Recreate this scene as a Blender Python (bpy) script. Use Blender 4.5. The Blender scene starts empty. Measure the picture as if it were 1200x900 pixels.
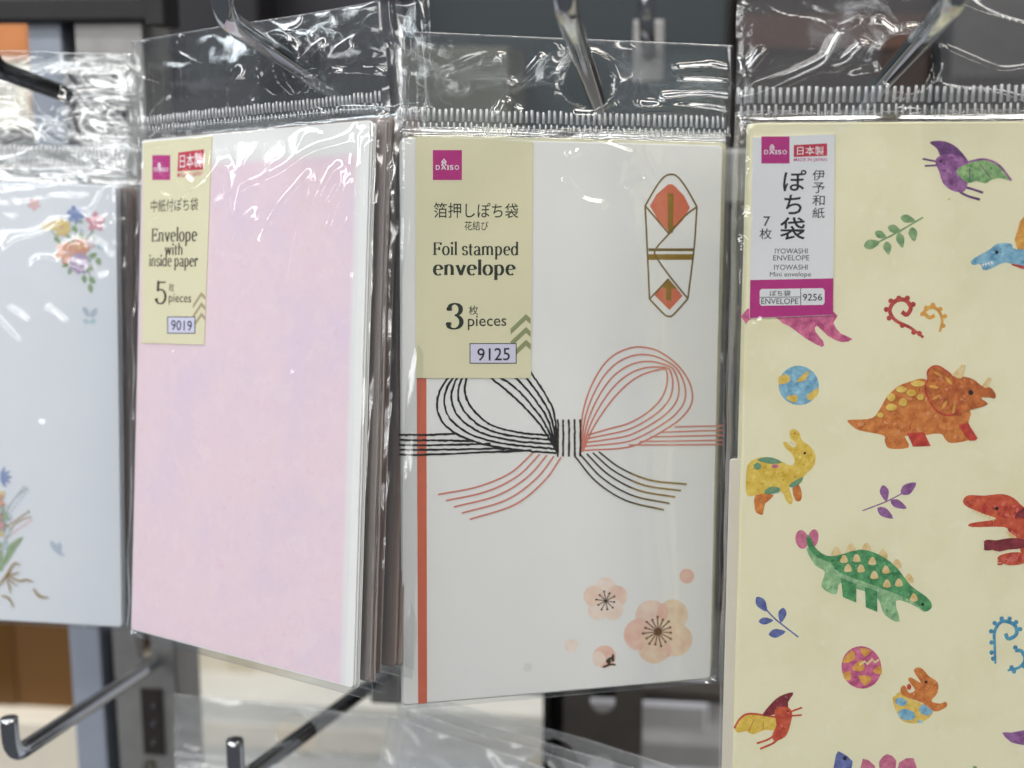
import bpy, math, random
import numpy as np
from mathutils import Matrix, Vector

random.seed(7)
rng = np.random.RandomState(11)
S = bpy.context.scene
C = S.collection

# ------------------------------------------------------------------ camera
F, CX, CY = 1600.0, 600.0, 450.0            # focal length and centre in photograph pixels
YAW, PIT, CAM = math.radians(6.8), math.radians(11.5), np.array([0.0, 0.0, 1.30])
FW = np.array([-math.sin(YAW) * math.cos(PIT), math.cos(YAW) * math.cos(PIT), -math.sin(PIT)])
RT = np.array([math.cos(YAW), math.sin(YAW), 0.0])
UP = np.cross(RT, FW)
cam = bpy.data.cameras.new('camera')
cam.sensor_width = 36.0
cam.lens = 36.0 * F / 1200.0
cam.clip_start = 0.02
cam.clip_end = 50
cam.dof.use_dof = True
cam.dof.focus_distance = 0.385
cam.dof.aperture_fstop = 9.0
co = bpy.data.objects.new('camera', cam)
C.objects.link(co)
co.matrix_world = Matrix(((RT[0], UP[0], -FW[0], CAM[0]), (RT[1], UP[1], -FW[1], CAM[1]),
                          (RT[2], UP[2], -FW[2], CAM[2]), (0, 0, 0, 1)))
S.camera = co

# ------------------------------------------------------------------ light
S.render.engine = 'CYCLES'
S.cycles.use_denoising = True
S.cycles.max_bounces = 6
S.cycles.diffuse_bounces = 3
S.cycles.glossy_bounces = 3
S.cycles.adaptive_threshold = 0.04
S.cycles.transparent_max_bounces = 28
S.cycles.sample_clamp_indirect = 6.0
S.view_settings.view_transform = 'Standard'
S.view_settings.look = 'None'
S.view_settings.gamma = 1.0
S.view_settings.exposure = -0.05
wd = bpy.data.worlds.new('World')
S.world = wd
wd.use_nodes = True
wd.node_tree.nodes['Background'].inputs[0].default_value = (0.86, 0.92, 1.0, 1)
wd.node_tree.nodes['Background'].inputs[1].default_value = 0.13


def lamp(name, loc, target, length, width, power, col):
    """a fluorescent fitting lying along the aisle (world x)"""
    l = bpy.data.lights.new(name, 'AREA')
    l.shape = 'RECTANGLE'
    l.size, l.size_y, l.energy, l.color = length, width, power, col
    o = bpy.data.objects.new(name, l)
    C.objects.link(o)
    z = Vector(loc) - Vector(target)
    z.x = 0
    z.normalize()
    x = Vector((1, 0, 0))
    y = z.cross(x)
    o.matrix_world = Matrix(((x.x, y.x, z.x, loc[0]), (x.y, y.y, z.y, loc[1]), (x.z, y.z, z.z, loc[2]), (0, 0, 0, 1)))
    o['kind'] = 'helper'
    return o


# rows of fluorescent ceiling tubes along the aisle; the marked lamps are added
lamp('ceiling_tube', (-4.2, -0.55, 2.55), (0, 0.42, 1.2), 8.0, 0.17, 84, (0.93, 0.97, 1.0))
lamp('ceiling_tube', (-3.0, -1.7, 2.6), (0, 0.42, 1.2), 6.6, 0.17, 50, (1.0, 0.985, 0.955))
lamp('ceiling_tube', (-0.3, -3.6, 2.6), (0, 0.42, 1.2), 5.4, 0.20, 34, (1.0, 0.97, 0.92))
lamp('ceiling_tube', (-4.0, -8.0, 2.6), (0, 0.42, 1.2), 9.0, 0.30, 75, (1.0, 0.985, 0.96))  # unseen far row, added so the film picks up low glints
lamp('ceiling_tube', (-6.0, -13.0, 2.6), (0, 0.42, 1.2), 13.0, 0.40, 95, (1.0, 0.985, 0.96))  # farthest row, also added only for glints in the film
lamp('ceiling_tube', (1.35, -0.6, 2.5), (0, 0.42, 1.2), 1.2, 0.16, 14, (1.0, 0.91, 0.77))  # added warm fill for the packs on the right
lamp('ceiling_tube', (0.2, 0.40, 2.5), (0, 0.62, 1.0), 2.4, 0.16, 24, (1.0, 0.97, 0.93))  # added above the rack to brighten the carton fronts

# ------------------------------------------------------------------ helpers


def lin(c):
    return tuple(((x / 255) / 12.92 if x / 255 <= 0.04045 else ((x / 255 + 0.055) / 1.055) ** 2.4) for x in c) + (1.0,)


MATS = {}


def paint(name, col, rough=0.6, metal=0.0, var=0.0, scale=300.0, col2=None, bump=0.0, spec=0.4, bscale=None):
    """procedural principled material; col in sRGB 0-255; var: strength of a cloudy mix towards col2"""
    if name in MATS:
        return MATS[name]
    m = bpy.data.materials.new(name)
    m.use_nodes = True
    nt = m.node_tree
    b = nt.nodes['Principled BSDF']
    b.inputs['Base Color'].default_value = lin(col)
    b.inputs['Roughness'].default_value = rough
    b.inputs['Metallic'].default_value = metal
    b.inputs['Specular IOR Level'].default_value = spec
    tc = nt.nodes.new('ShaderNodeTexCoord')
    if var > 0:
        n = nt.nodes.new('ShaderNodeTexNoise')
        n.inputs['Scale'].default_value = scale
        n.inputs['Detail'].default_value = 6
        n.inputs['Roughness'].default_value = 0.65
        nt.links.new(tc.outputs['Object'], n.inputs['Vector'])
        r = nt.nodes.new('ShaderNodeMapRange')
        r.inputs[1].default_value = 0.3
        r.inputs[2].default_value = 0.7
        r.inputs[4].default_value = var
        nt.links.new(n.outputs['Fac'], r.inputs[0])
        mx = nt.nodes.new('ShaderNodeMix')
        mx.data_type = 'RGBA'
        mx.inputs[6].default_value = lin(col)
        mx.inputs[7].default_value = lin(col2 or tuple(min(255, c * 1.25 + 18) for c in col))
        nt.links.new(r.outputs[0], mx.inputs[0])
        nt.links.new(mx.outputs[2], b.inputs['Base Color'])
    if bump > 0:
        n2 = nt.nodes.new('ShaderNodeTexNoise')
        n2.inputs['Scale'].default_value = bscale or scale * 4
        n2.inputs['Detail'].default_value = 4
        nt.links.new(tc.outputs['Object'], n2.inputs['Vector'])
        bp = nt.nodes.new('ShaderNodeBump')
        bp.inputs['Strength'].default_value = bump
        bp.inputs['Distance'].default_value = 0.0002
        nt.links.new(n2.outputs['Fac'], bp.inputs['Height'])
        nt.links.new(bp.outputs['Normal'], b.inputs['Normal'])
    MATS[name] = m
    return m


def washi(name, cols, fade=None, bump=0.3):
    """mottled handmade paper: broad clouds of two tints, fine pale flecks; fade = (x0, x1, z0, z1) to plain white paper near an edge"""
    m = bpy.data.materials.new(name)
    m.use_nodes = True
    nt = m.node_tree
    b = nt.nodes['Principled BSDF']
    b.inputs['Roughness'].default_value = 0.8
    b.inputs['Specular IOR Level'].default_value = 0.3
    tc = nt.nodes.new('ShaderNodeTexCoord')
    prev = None
    for (c, scale, lo, hi, dist) in cols:
        if prev is None:
            rgb = nt.nodes.new('ShaderNodeRGB')
            rgb.outputs[0].default_value = lin(c)
            prev = rgb.outputs[0]
            continue
        n = nt.nodes.new('ShaderNodeTexNoise')
        n.inputs['Scale'].default_value = scale
        n.inputs['Detail'].default_value = 5
        n.inputs['Roughness'].default_value = 0.6
        n.inputs['Distortion'].default_value = dist
        nt.links.new(tc.outputs['Object'], n.inputs['Vector'])
        r = nt.nodes.new('ShaderNodeMapRange')
        r.inputs[1].default_value, r.inputs[2].default_value = lo, hi
        nt.links.new(n.outputs['Fac'], r.inputs[0])
        mx = nt.nodes.new('ShaderNodeMix')
        mx.data_type = 'RGBA'
        mx.inputs[7].default_value = lin(c)
        nt.links.new(r.outputs[0], mx.inputs[0])
        nt.links.new(prev, mx.inputs[6])
        prev = mx.outputs[2]
    if fade:
        sp = nt.nodes.new('ShaderNodeSeparateXYZ')
        nt.links.new(tc.outputs['Object'], sp.inputs[0])
        for ax, a0, a1 in ((0, fade[0], fade[1]), (2, fade[2], fade[3])):
            r = nt.nodes.new('ShaderNodeMapRange')
            r.interpolation_type = 'SMOOTHSTEP'
            r.inputs[1].default_value, r.inputs[2].default_value = a0, a1
            nt.links.new(sp.outputs[ax], r.inputs[0])
            mx = nt.nodes.new('ShaderNodeMix')
            mx.data_type = 'RGBA'
            mx.inputs[7].default_value = lin((228, 228, 226))
            nt.links.new(r.outputs[0], mx.inputs[0])
            nt.links.new(prev, mx.inputs[6])
            prev = mx.outputs[2]
    nt.links.new(prev, b.inputs['Base Color'])
    n2 = nt.nodes.new('ShaderNodeTexNoise')
    n2.inputs['Scale'].default_value = 1400
    n2.inputs['Detail'].default_value = 4
    nt.links.new(tc.outputs['Object'], n2.inputs['Vector'])
    bp = nt.nodes.new('ShaderNodeBump')
    bp.inputs['Strength'].default_value = bump
    bp.inputs['Distance'].default_value = 0.0002
    nt.links.new(n2.outputs['Fac'], bp.inputs['Height'])
    nt.links.new(bp.outputs['Normal'], b.inputs['Normal'])
    MATS[name] = m
    return m


def film_mat(name, haze=0.03, rough=0.055, base=0.07, tint=(0.97, 0.98, 0.985), bump=0.25, bscale=260.0):
    m = bpy.data.materials.new(name)
    m.use_nodes = True
    nt = m.node_tree
    nt.nodes.remove(nt.nodes['Principled BSDF'])
    out = nt.nodes['Material Output']
    tr = nt.nodes.new('ShaderNodeBsdfTransparent')
    tr.inputs[0].default_value = tint + (1,)
    gl = nt.nodes.new('ShaderNodeBsdfGlossy')
    gl.inputs['Roughness'].default_value = rough
    gl.inputs[0].default_value = (1, 1, 1, 1)
    df = nt.nodes.new('ShaderNodeBsdfDiffuse')
    df.inputs[0].default_value = (0.8, 0.83, 0.86, 1)
    lw = nt.nodes.new('ShaderNodeLayerWeight')
    lw.inputs[0].default_value = 0.5
    pw = nt.nodes.new('ShaderNodeMath')
    pw.operation = 'POWER'
    pw.inputs[1].default_value = 5.0
    ma = nt.nodes.new('ShaderNodeMath')
    ma.operation = 'MULTIPLY_ADD'
    ma.inputs[1].default_value = 0.85
    ma.inputs[2].default_value = base
    nt.links.new(lw.outputs['Facing'], pw.inputs[0])
    nt.links.new(pw.outputs[0], ma.inputs[0])
    m1 = nt.nodes.new('ShaderNodeMixShader')
    m1.inputs[0].default_value = haze
    nt.links.new(tr.outputs[0], m1.inputs[1])
    nt.links.new(df.outputs[0], m1.inputs[2])
    m2 = nt.nodes.new('ShaderNodeMixShader')
    nt.links.new(ma.outputs[0], m2.inputs[0])
    nt.links.new(m1.outputs[0], m2.inputs[1])
    nt.links.new(gl.outputs[0], m2.inputs[2])
    nt.links.new(m2.outputs[0], out.inputs[0])
    if bump:
        tc = nt.nodes.new('ShaderNodeTexCoord')
        n = nt.nodes.new('ShaderNodeTexNoise')
        n.inputs['Scale'].default_value = bscale
        n.inputs['Detail'].default_value = 3
        n.inputs['Distortion'].default_value = 1.2
        nt.links.new(tc.outputs['Object'], n.inputs['Vector'])
        bp = nt.nodes.new('ShaderNodeBump')
        bp.inputs['Strength'].default_value = bump
        bp.inputs['Distance'].default_value = 0.0004
        nt.links.new(n.outputs['Fac'], bp.inputs['Height'])
        nt.links.new(bp.outputs['Normal'], gl.inputs['Normal'])
    MATS[name] = m
    return m


film_mat('clear_film', haze=0.004, rough=0.085, base=0.10, bump=0.04)
film_mat('rear_film', haze=0.004, rough=0.08, base=0.10, bump=0.04)
film_mat('dull_film', haze=0.22, rough=0.12, base=0.09, bump=0.05)
film_mat('edge_film', haze=0.16, rough=0.1, base=0.12, bump=0)
film_mat('rib_film', haze=0.33, rough=0.16, base=0.14, bump=0)
film_mat('seal_film', haze=0.16, rough=0.12, base=0.10, bump=0.05)

CHROME = paint('chrome', (198, 201, 206), 0.07, 1.0, 0.2, 160.0, (160, 162, 168))
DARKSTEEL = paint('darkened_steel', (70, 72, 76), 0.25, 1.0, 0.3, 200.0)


def mesh_obj(name, verts, faces, mats, parent=None, midx=None, smooth=False):
    me = bpy.data.meshes.new(name)
    me.from_pydata([tuple(v) for v in verts], [], faces)
    for m in (mats if isinstance(mats, (list, tuple)) else [mats]):
        me.materials.append(m)
    if midx is not None:
        me.polygons.foreach_set('material_index', midx)
    if smooth:
        me.polygons.foreach_set('use_smooth', [True] * len(me.polygons))
    me.update()
    o = bpy.data.objects.new(name, me)
    C.objects.link(o)
    o.parent = parent
    return o


def tag(o, label, cat, group=None):
    o['label'] = label
    o['category'] = cat
    if group:
        o['group'] = group
    return o


def empty(name, mw):
    o = bpy.data.objects.new(name, None)
    o.empty_display_size = 0.01
    C.objects.link(o)
    o.matrix_world = mw
    return o


def project(p):
    q = np.asarray(p) - CAM
    z = q @ FW
    return CX + F * (q @ RT) / z, CY - F * (q @ UP) / z, z


def ray(px, py):
    return FW + RT * (px - CX) / F - UP * (py - CY) / F


def at_wall(px, py, Y):
    """the point of the vertical plane y = Y that the photograph shows at this pixel"""
    d = ray(px, py)
    return CAM + d * (Y / d[1])


def rotm(a, b, c):
    a, b, c = map(math.radians, (a, b, c))
    ca, sa, cb, sb, cc, sc = math.cos(a), math.sin(a), math.cos(b), math.sin(b), math.cos(c), math.sin(c)
    return np.array([[ca, -sa, 0], [sa, ca, 0], [0, 0, 1]]) @ np.array([[1, 0, 0], [0, cb, -sb], [0, sb, cb]]) @ \
        np.array([[cc, 0, sc], [0, 1, 0], [-sc, 0, cc]])


def catmull(pts, n=8, closed=False):
    p = [np.array(q, float) for q in pts]
    if closed:
        p = [p[-1]] + p + [p[0], p[1]]
    else:
        p = [2 * p[0] - p[1]] + p + [2 * p[-1] - p[-2]]
    out = []
    for i in range(1, len(p) - 2):
        for k in range(n):
            t = k / n
            out.append(0.5 * ((2 * p[i]) + (p[i + 1] - p[i - 1]) * t + (2 * p[i - 1] - 5 * p[i] + 4 * p[i + 1] - p[i + 2]) * t * t
                              + (3 * p[i] - p[i - 1] - 3 * p[i + 1] + p[i + 2]) * t ** 3))
    if not closed:
        out.append(p[-2])
    return out


def resample(pts, n):
    p = np.array(pts, float)
    d = np.r_[0, np.cumsum(np.linalg.norm(np.diff(p, axis=0), axis=1))]
    s = np.linspace(0, d[-1], n)
    return np.c_[np.interp(s, d, p[:, 0]), np.interp(s, d, p[:, 1])]


# gradient noise on arrays
_perm = np.r_[rng.permutation(256), rng.permutation(256)]
_ang = rng.rand(512) * 2 * np.pi


def noise(x, y, seed=0):
    x = x + seed * 17.31
    y = y + seed * 9.77
    xi, yi = np.floor(x).astype(int), np.floor(y).astype(int)
    xf, yf = x - xi, y - yi

    def g(a, b, dx, dy):
        h = _ang[_perm[(_perm[a & 255] + b) & 255]]
        return np.cos(h) * dx + np.sin(h) * dy
    u, v = xf ** 3 * (xf * (xf * 6 - 15) + 10), yf ** 3 * (yf * (yf * 6 - 15) + 10)
    a = g(xi, yi, xf, yf) * (1 - u) + g(xi + 1, yi, xf - 1, yf) * u
    b = g(xi, yi + 1, xf, yf - 1) * (1 - u) + g(xi + 1, yi + 1, xf - 1, yf - 1) * u
    return (a * (1 - v) + b * v) * 1.5


def ridged(x, y, seed=0):
    return (1 - np.abs(noise(x, y, seed)) * 2).clip(0, 1) ** 3


def sstep(a, b, x):
    t = ((x - a) / (b - a)).clip(0, 1)
    return t * t * (3 - 2 * t)


# ------------------------------------------------------------------ pack frame
class Pack:
    """local frame: origin at the bottom centre of the front envelope's face, x right, z up, -y out of the face"""

    def __init__(self, loc, ang, w, h, origin='tl', back=0.0, shift=(0, 0), twist=0.0):
        self.M = rotm(ang[0] + twist, ang[1], ang[2])
        M0 = rotm(*ang)
        o = np.array(loc) + np.array([0, 0, CAM[2]])
        o = o + M0 @ np.array([w / 2 if origin == 'tl' else -w / 2, 0, -h])
        self.o = o + M0 @ np.array([shift[0], back, shift[1]])
        self.w, self.h = w, h

    def mw(self):
        m = Matrix.Identity(4)
        for i in range(3):
            for j in range(3):
                m[i][j] = self.M[i, j]
            m[i][3] = self.o[i]
        return m

    def P(self, px, py):
        """where on the face (x, z) the photograph shows this pixel"""
        d = ray(px, py)
        nrm = self.M[:, 1]
        t = ((self.o - CAM) @ nrm) / (d @ nrm)
        l = self.M.T @ (CAM + d * t - self.o)
        return np.array([l[0], l[2]])


class Art:
    """flat print: polygons laid a hair above each other, one mesh"""

    def __init__(self, pack, n0, zoom=(0, 0, 1.0)):
        self.pk, self.n0, self.z = pack, n0, zoom
        self.v, self.f, self.mi, self.mats, self.k = [], [], [], [], 0

    def T(self, p):
        x0, y0, s = self.z
        return self.pk.P(x0 + p[0] / s, y0 + p[1] / s)

    def add_local(self, pts, mat):
        n = self.n0 + self.k * 0.000003
        self.k += 1
        b = len(self.v)
        self.v += [(p[0], -n, p[1]) for p in pts]
        a = sum(pts[i][0] * pts[(i + 1) % len(pts)][1] - pts[(i + 1) % len(pts)][0] * pts[i][1] for i in range(len(pts)))
        idx = list(range(b, b + len(pts)))
        self.f.append(idx if a > 0 else idx[::-1])
        if mat not in self.mats:
            self.mats.append(mat)
        self.mi.append(self.mats.index(mat))

    def poly(self, pts, mat, smooth=3):
        q = catmull(pts, smooth, True) if smooth else pts
        self.add_local([self.T(p) for p in q], mat)

    def dabs(self, pts, mats, n, size, seed=1):
        """brush dabs scattered inside an outline"""
        r_ = random.Random(seed + len(pts))
        P_ = np.array(pts, float)
        lo, hi = P_.min(0), P_.max(0)
        c = 0
        for _ in range(n * 12):
            if c >= n:
                break
            x, y = r_.uniform(lo[0], hi[0]), r_.uniform(lo[1], hi[1])
            ok = True
            for dx, dy in ((0, 0), (size, 0), (-size, 0), (0, size), (0, -size)):
                ins = False
                for i in range(len(pts)):
                    (x1, y1), (x2, y2) = pts[i], pts[i - 1]
                    if (y1 > y + dy) != (y2 > y + dy) and x + dx < (x2 - x1) * (y + dy - y1) / (y2 - y1) + x1:
                        ins = not ins
                ok = ok and ins
            if ok:
                k = r_.uniform(.35, .95)
                self.ell(x, y, size * k, size * k * r_.uniform(.4, .8), r_.choice(mats), r_.uniform(0, 180), 9, 0.15)
                c += 1

    def ell(self, x, y, rx, ry, mat, rot=0, n=18, wob=0.0):
        c, s = math.cos(math.radians(rot)), math.sin(math.radians(rot))
        pts = []
        for i in range(n):
            a = 2 * math.pi * i / n
            k = 1 + wob * math.sin(3 * a + x)
            pts.append((x + k * (rx * math.cos(a) * c - ry * math.sin(a) * s), y + k * (rx * math.cos(a) * s + ry * math.sin(a) * c)))
        self.add_local([self.T(p) for p in pts], mat)

    def line(self, pts, w, mat, smooth=6, taper=None, rough=0.0):
        """stroke of width w (zoomed pixels)"""
        p = np.array(catmull(pts, smooth) if (smooth and len(pts) > 2) else pts, float)
        if rough:
            p = resample(p, max(8, int(len(p) * 1.5)))
            p = p + rng.randn(*p.shape) * rough
        t = np.gradient(p, axis=0)
        t /= np.linalg.norm(t, axis=1)[:, None] + 1e-9
        nn = np.c_[-t[:, 1], t[:, 0]]
        ww = np.full(len(p), w / 2.0)
        if rough:
            ww = ww * (1 + rng.randn(len(p)) * 0.12)
        if taper:
            s = np.linspace(0, 1, len(p))
            ww = ww * np.interp(s, [0, 0.5, 1], taper)
        L, R = p + nn * ww[:, None], p - nn * ww[:, None]
        n = self.n0 + self.k * 0.000003
        self.k += 1
        b = len(self.v)
        for a_, b_ in zip(L, R):
            for q in (a_, b_):
                u = self.T(q)
                self.v.append((u[0], -n, u[1]))
        if mat not in self.mats:
            self.mats.append(mat)
        for i in range(len(p) - 1):
            self.f.append([b + 2 * i, b + 2 * i + 1, b + 2 * i + 3, b + 2 * i + 2])
            self.mi.append(self.mats.index(mat))

    def done(self, name, parent):
        return mesh_obj(name, self.v, self.f, self.mats, parent, self.mi)


def text_mesh(s, bold=0.0):
    cu = bpy.data.curves.new('lettering', 'FONT')
    cu.body = s
    cu.resolution_u = 3
    cu.offset = bold
    o = bpy.data.objects.new('lettering', cu)
    C.objects.link(o)
    dg = bpy.context.evaluated_depsgraph_get()
    dg.update()
    me = bpy.data.meshes.new_from_object(o.evaluated_get(dg))
    v = np.array([x.co[:2] for x in me.vertices])
    f = [list(p.vertices) for p in me.polygons]
    bpy.data.objects.remove(o)
    bpy.data.meshes.remove(me)
    return v, f


def text(pk, s, a, b, mat, parent, n, bold=0.004, name='lettering'):
    """lettering filling the box whose top left and bottom right the photograph shows at a and b"""
    v, f = text_mesh(s, bold)
    A, B = pk.P(*a), pk.P(*b)
    lo, hi = v.min(0), v.max(0)
    x = A[0] + (v[:, 0] - lo[0]) / (hi[0] - lo[0]) * (B[0] - A[0])
    z = B[1] + (v[:, 1] - lo[1]) / (hi[1] - lo[1]) * (A[1] - B[1])
    return mesh_obj(name, np.c_[x, np.full(len(x), -n), z], f, mat, parent)


# serif letters drawn with a broad pen: skeletons in x-height units (ascender 1.5, descender -0.5)
def arc(cx, cy, rx, ry, a0, a1, n=12):
    return [(cx + rx * math.cos(math.radians(a0 + (a1 - a0) * i / n)), cy + ry * math.sin(math.radians(a0 + (a1 - a0) * i / n))) for i in range(n + 1)]


def SR(x, y, w=0.34):
    return ('s', x - w / 2, x + w / 2, y)


GL = {
    'n': (1.15, [[(.22, 0), (.22, .95)], arc(.52, .62, .3, .36, 165, 0) + [(.82, 0)], SR(.22, 0), SR(.82, 0), SR(.14, .95, .2)]),
    'm': (1.75, [[(.22, 0), (.22, .95)], arc(.52, .62, .3, .36, 165, 0) + [(.82, 0)], arc(1.12, .62, .3, .36, 165, 0) + [(1.42, 0)],
                 SR(.22, 0), SR(.82, 0), SR(1.42, 0), SR(.14, .95, .2)]),
    'h': (1.15, [[(.22, 0), (.22, 1.5)], arc(.52, .62, .3, .36, 165, 0) + [(.82, 0)], SR(.22, 0), SR(.82, 0), SR(.14, 1.5, .2)]),
    'i': (.5, [[(.24, 0), (.24, .95)], SR(.24, 0), SR(.16, .95, .2), arc(.24, 1.32, .05, .07, 0, 360)]),
    'l': (.5, [[(.24, 0), (.24, 1.5)], SR(.24, 0), SR(.16, 1.5, .2)]),
    'r': (.82, [[(.22, 0), (.22, .95)], arc(.52, .62, .3, .34, 165, 60), arc(.66, .84, .04, .05, 0, 360), SR(.22, 0), SR(.14, .95, .2)]),
    'p': (1.15, [[(.22, -.5), (.22, .95)], arc(.52, .48, .36, .48, 150, -150, 20), SR(.22, -.5), SR(.14, .95, .2)]),
    'd': (1.15, [[(.85, 0), (.85, 1.5)], arc(.5, .48, .36, .48, 30, 330, 20), SR(.93, 0, .2), SR(.77, 1.5, .2)]),
    'o': (1.08, [arc(.52, .48, .38, .48, 0, 360, 24)]),
    'e': (1.0, [[(.14, .52), (.84, .56)], arc(.5, .48, .36, .48, 8, 310, 22)]),
    'a': (1.02, [arc(.44, .68, .3, .28, 160, 0) + [(.74, .12), (.84, .0), (.96, .06)], [(.74, .56), (.5, .5)] + arc(.4, .24, .26, .24, 80, 300) + [(.74, .22)]]),
    's': (.85, [[(.7, .78)] + arc(.42, .72, .26, .25, 40, 230) + [(.5, .46)] + arc(.44, .25, .28, .25, 60, -140) + [(.14, .22)]]),
    't': (.72, [[(.3, 1.22), (.3, .22)] + arc(.46, .2, .16, .2, 190, 300), SR(.34, .95, .52)]),
    'v': (1.05, [[(.14, .95), (.5, 0)], [(.5, 0), (.84, .95)], SR(.16, .95), SR(.86, .95, .28)]),
    'w': (1.5, [[(.14, .95), (.45, 0)], [(.45, 0), (.72, .9)], [(.72, .95), (1.03, 0)], [(1.03, 0), (1.3, .95)], SR(.16, .95), SR(.72, .95), SR(1.32, .95, .28)]),
    'E': (1.3, [[(.28, 0), (.28, 1.4)], SR(.6, 1.4, .95), SR(.55, .72, .6), SR(.6, 0, 1.0), [(1.06, 1.4), (1.06, 1.15)], [(1.1, 0), (1.1, .28)], [(.85, .9), (.85, .54)]]),
    'F': (1.2, [[(.28, 0), (.28, 1.4)], SR(.6, 1.4, .95), SR(.55, .72, .6), SR(.28, 0, .5), [(1.06, 1.4), (1.06, 1.12)], [(.85, .9), (.85, .54)]]),
    ' ': (.5, []),
    '3': (1.1, [[(.16, 1.25)] + arc(.5, 1.12, .34, .34, 140, -90, 16), [(.5, .78)] + arc(.46, .38, .42, .4, 85, -150, 18), arc(.2, 1.16, .05, .06, 0, 360), arc(.16, .26, .05, .06, 0, 360)]),
    '5': (1.1, [[(.26, 1.48), (.22, .82)], [(.22, .82)] + arc(.46, .46, .42, .46, 115, -150, 20), SR(.55, 1.44, .66), arc(.14, .24, .05, .06, 0, 360)]),
}


def serif(pk, s, a, b, mat, parent, n, tk=0.26, tn=0.095, name='lettering', desc=None):
    verts, faces, x0, k = [], [], 0.0, 0
    for ch in s:
        adv, strokes = GL[ch]
        for st in strokes:
            k += 1
            if st[0] == 's':
                _, xa, xb, y = st
                p = np.array([(xa, y - tn / 2 if y > .1 else y + tn / 2), (xb, y - tn / 2 if y > .1 else y + tn / 2)])
                if y < -.1:
                    p[:, 1] = y + tn / 2
            else:
                p = np.array(st, float)
            if len(p) > 2:
                p = resample(p, len(p) * 2)
            t = np.gradient(p, axis=0)
            t /= np.linalg.norm(t, axis=1)[:, None] + 1e-9
            nn = np.c_[-t[:, 1], t[:, 0]]
            hw = np.sqrt((tk * nn[:, 0]) ** 2 + (tn * nn[:, 1]) ** 2) / 2
            bidx = len(verts)
            for q, m, h in zip(p, nn, hw):
                for sgn in (1, -1):
                    verts.append((q[0] + x0 + m[0] * h * sgn, q[1] + m[1] * h * sgn, k * 0.0000015))
            for i in range(len(p) - 1):
                faces.append([bidx + 2 * i, bidx + 2 * i + 1, bidx + 2 * i + 3, bidx + 2 * i + 2])
        x0 += adv
    v = np.array(verts)
    A, B = pk.P(*a), pk.P(*b)
    lo, hi = v.min(0), v.max(0)
    x = A[0] + (v[:, 0] - lo[0]) / (hi[0] - lo[0]) * (B[0] - A[0])
    z = B[1] + (v[:, 1] - lo[1]) / (hi[1] - lo[1]) * (A[1] - B[1])
    return mesh_obj(name, np.c_[x, -n - v[:, 2], z], faces, mat, parent)


def slab(x0, x1, z0, z1, y0, y1, r=0.0):
    """a sheet with slightly rounded corners: outline extruded from y0 (front) to y1 (back)"""
    out = []
    for cx, cz, a0 in ((x1 - r, z1 - r, 0), (x0 + r, z1 - r, 90), (x0 + r, z0 + r, 180), (x1 - r, z0 + r, 270)):
        for k in range(4 if r else 1):
            a = math.radians(a0 + 30 * k)
            out.append((cx + r * math.cos(a), cz + r * math.sin(a)))
    n = len(out)
    e = min(0.00025, (y1 - y0) * 0.3)
    rings = []
    cx, cz = (x0 + x1) / 2, (z0 + z1) / 2
    for y, ins in ((y0, e), (y0 + e, 0), (y1 - e, 0), (y1, e)):
        rings.append([(p[0] - math.copysign(ins, p[0] - cx), y, p[1] - math.copysign(ins, p[1] - cz)) for p in out])
    v = [p for r_ in rings for p in r_]
    f = [list(range(n))]
    for k in range(3):
        for i in range(n):
            j = (i + 1) % n
            f.append([k * n + i, k * n + n + i, k * n + n + j, k * n + j])
    f.append(list(range(4 * n - 1, 3 * n - 1, -1)))
    return v, f


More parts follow.
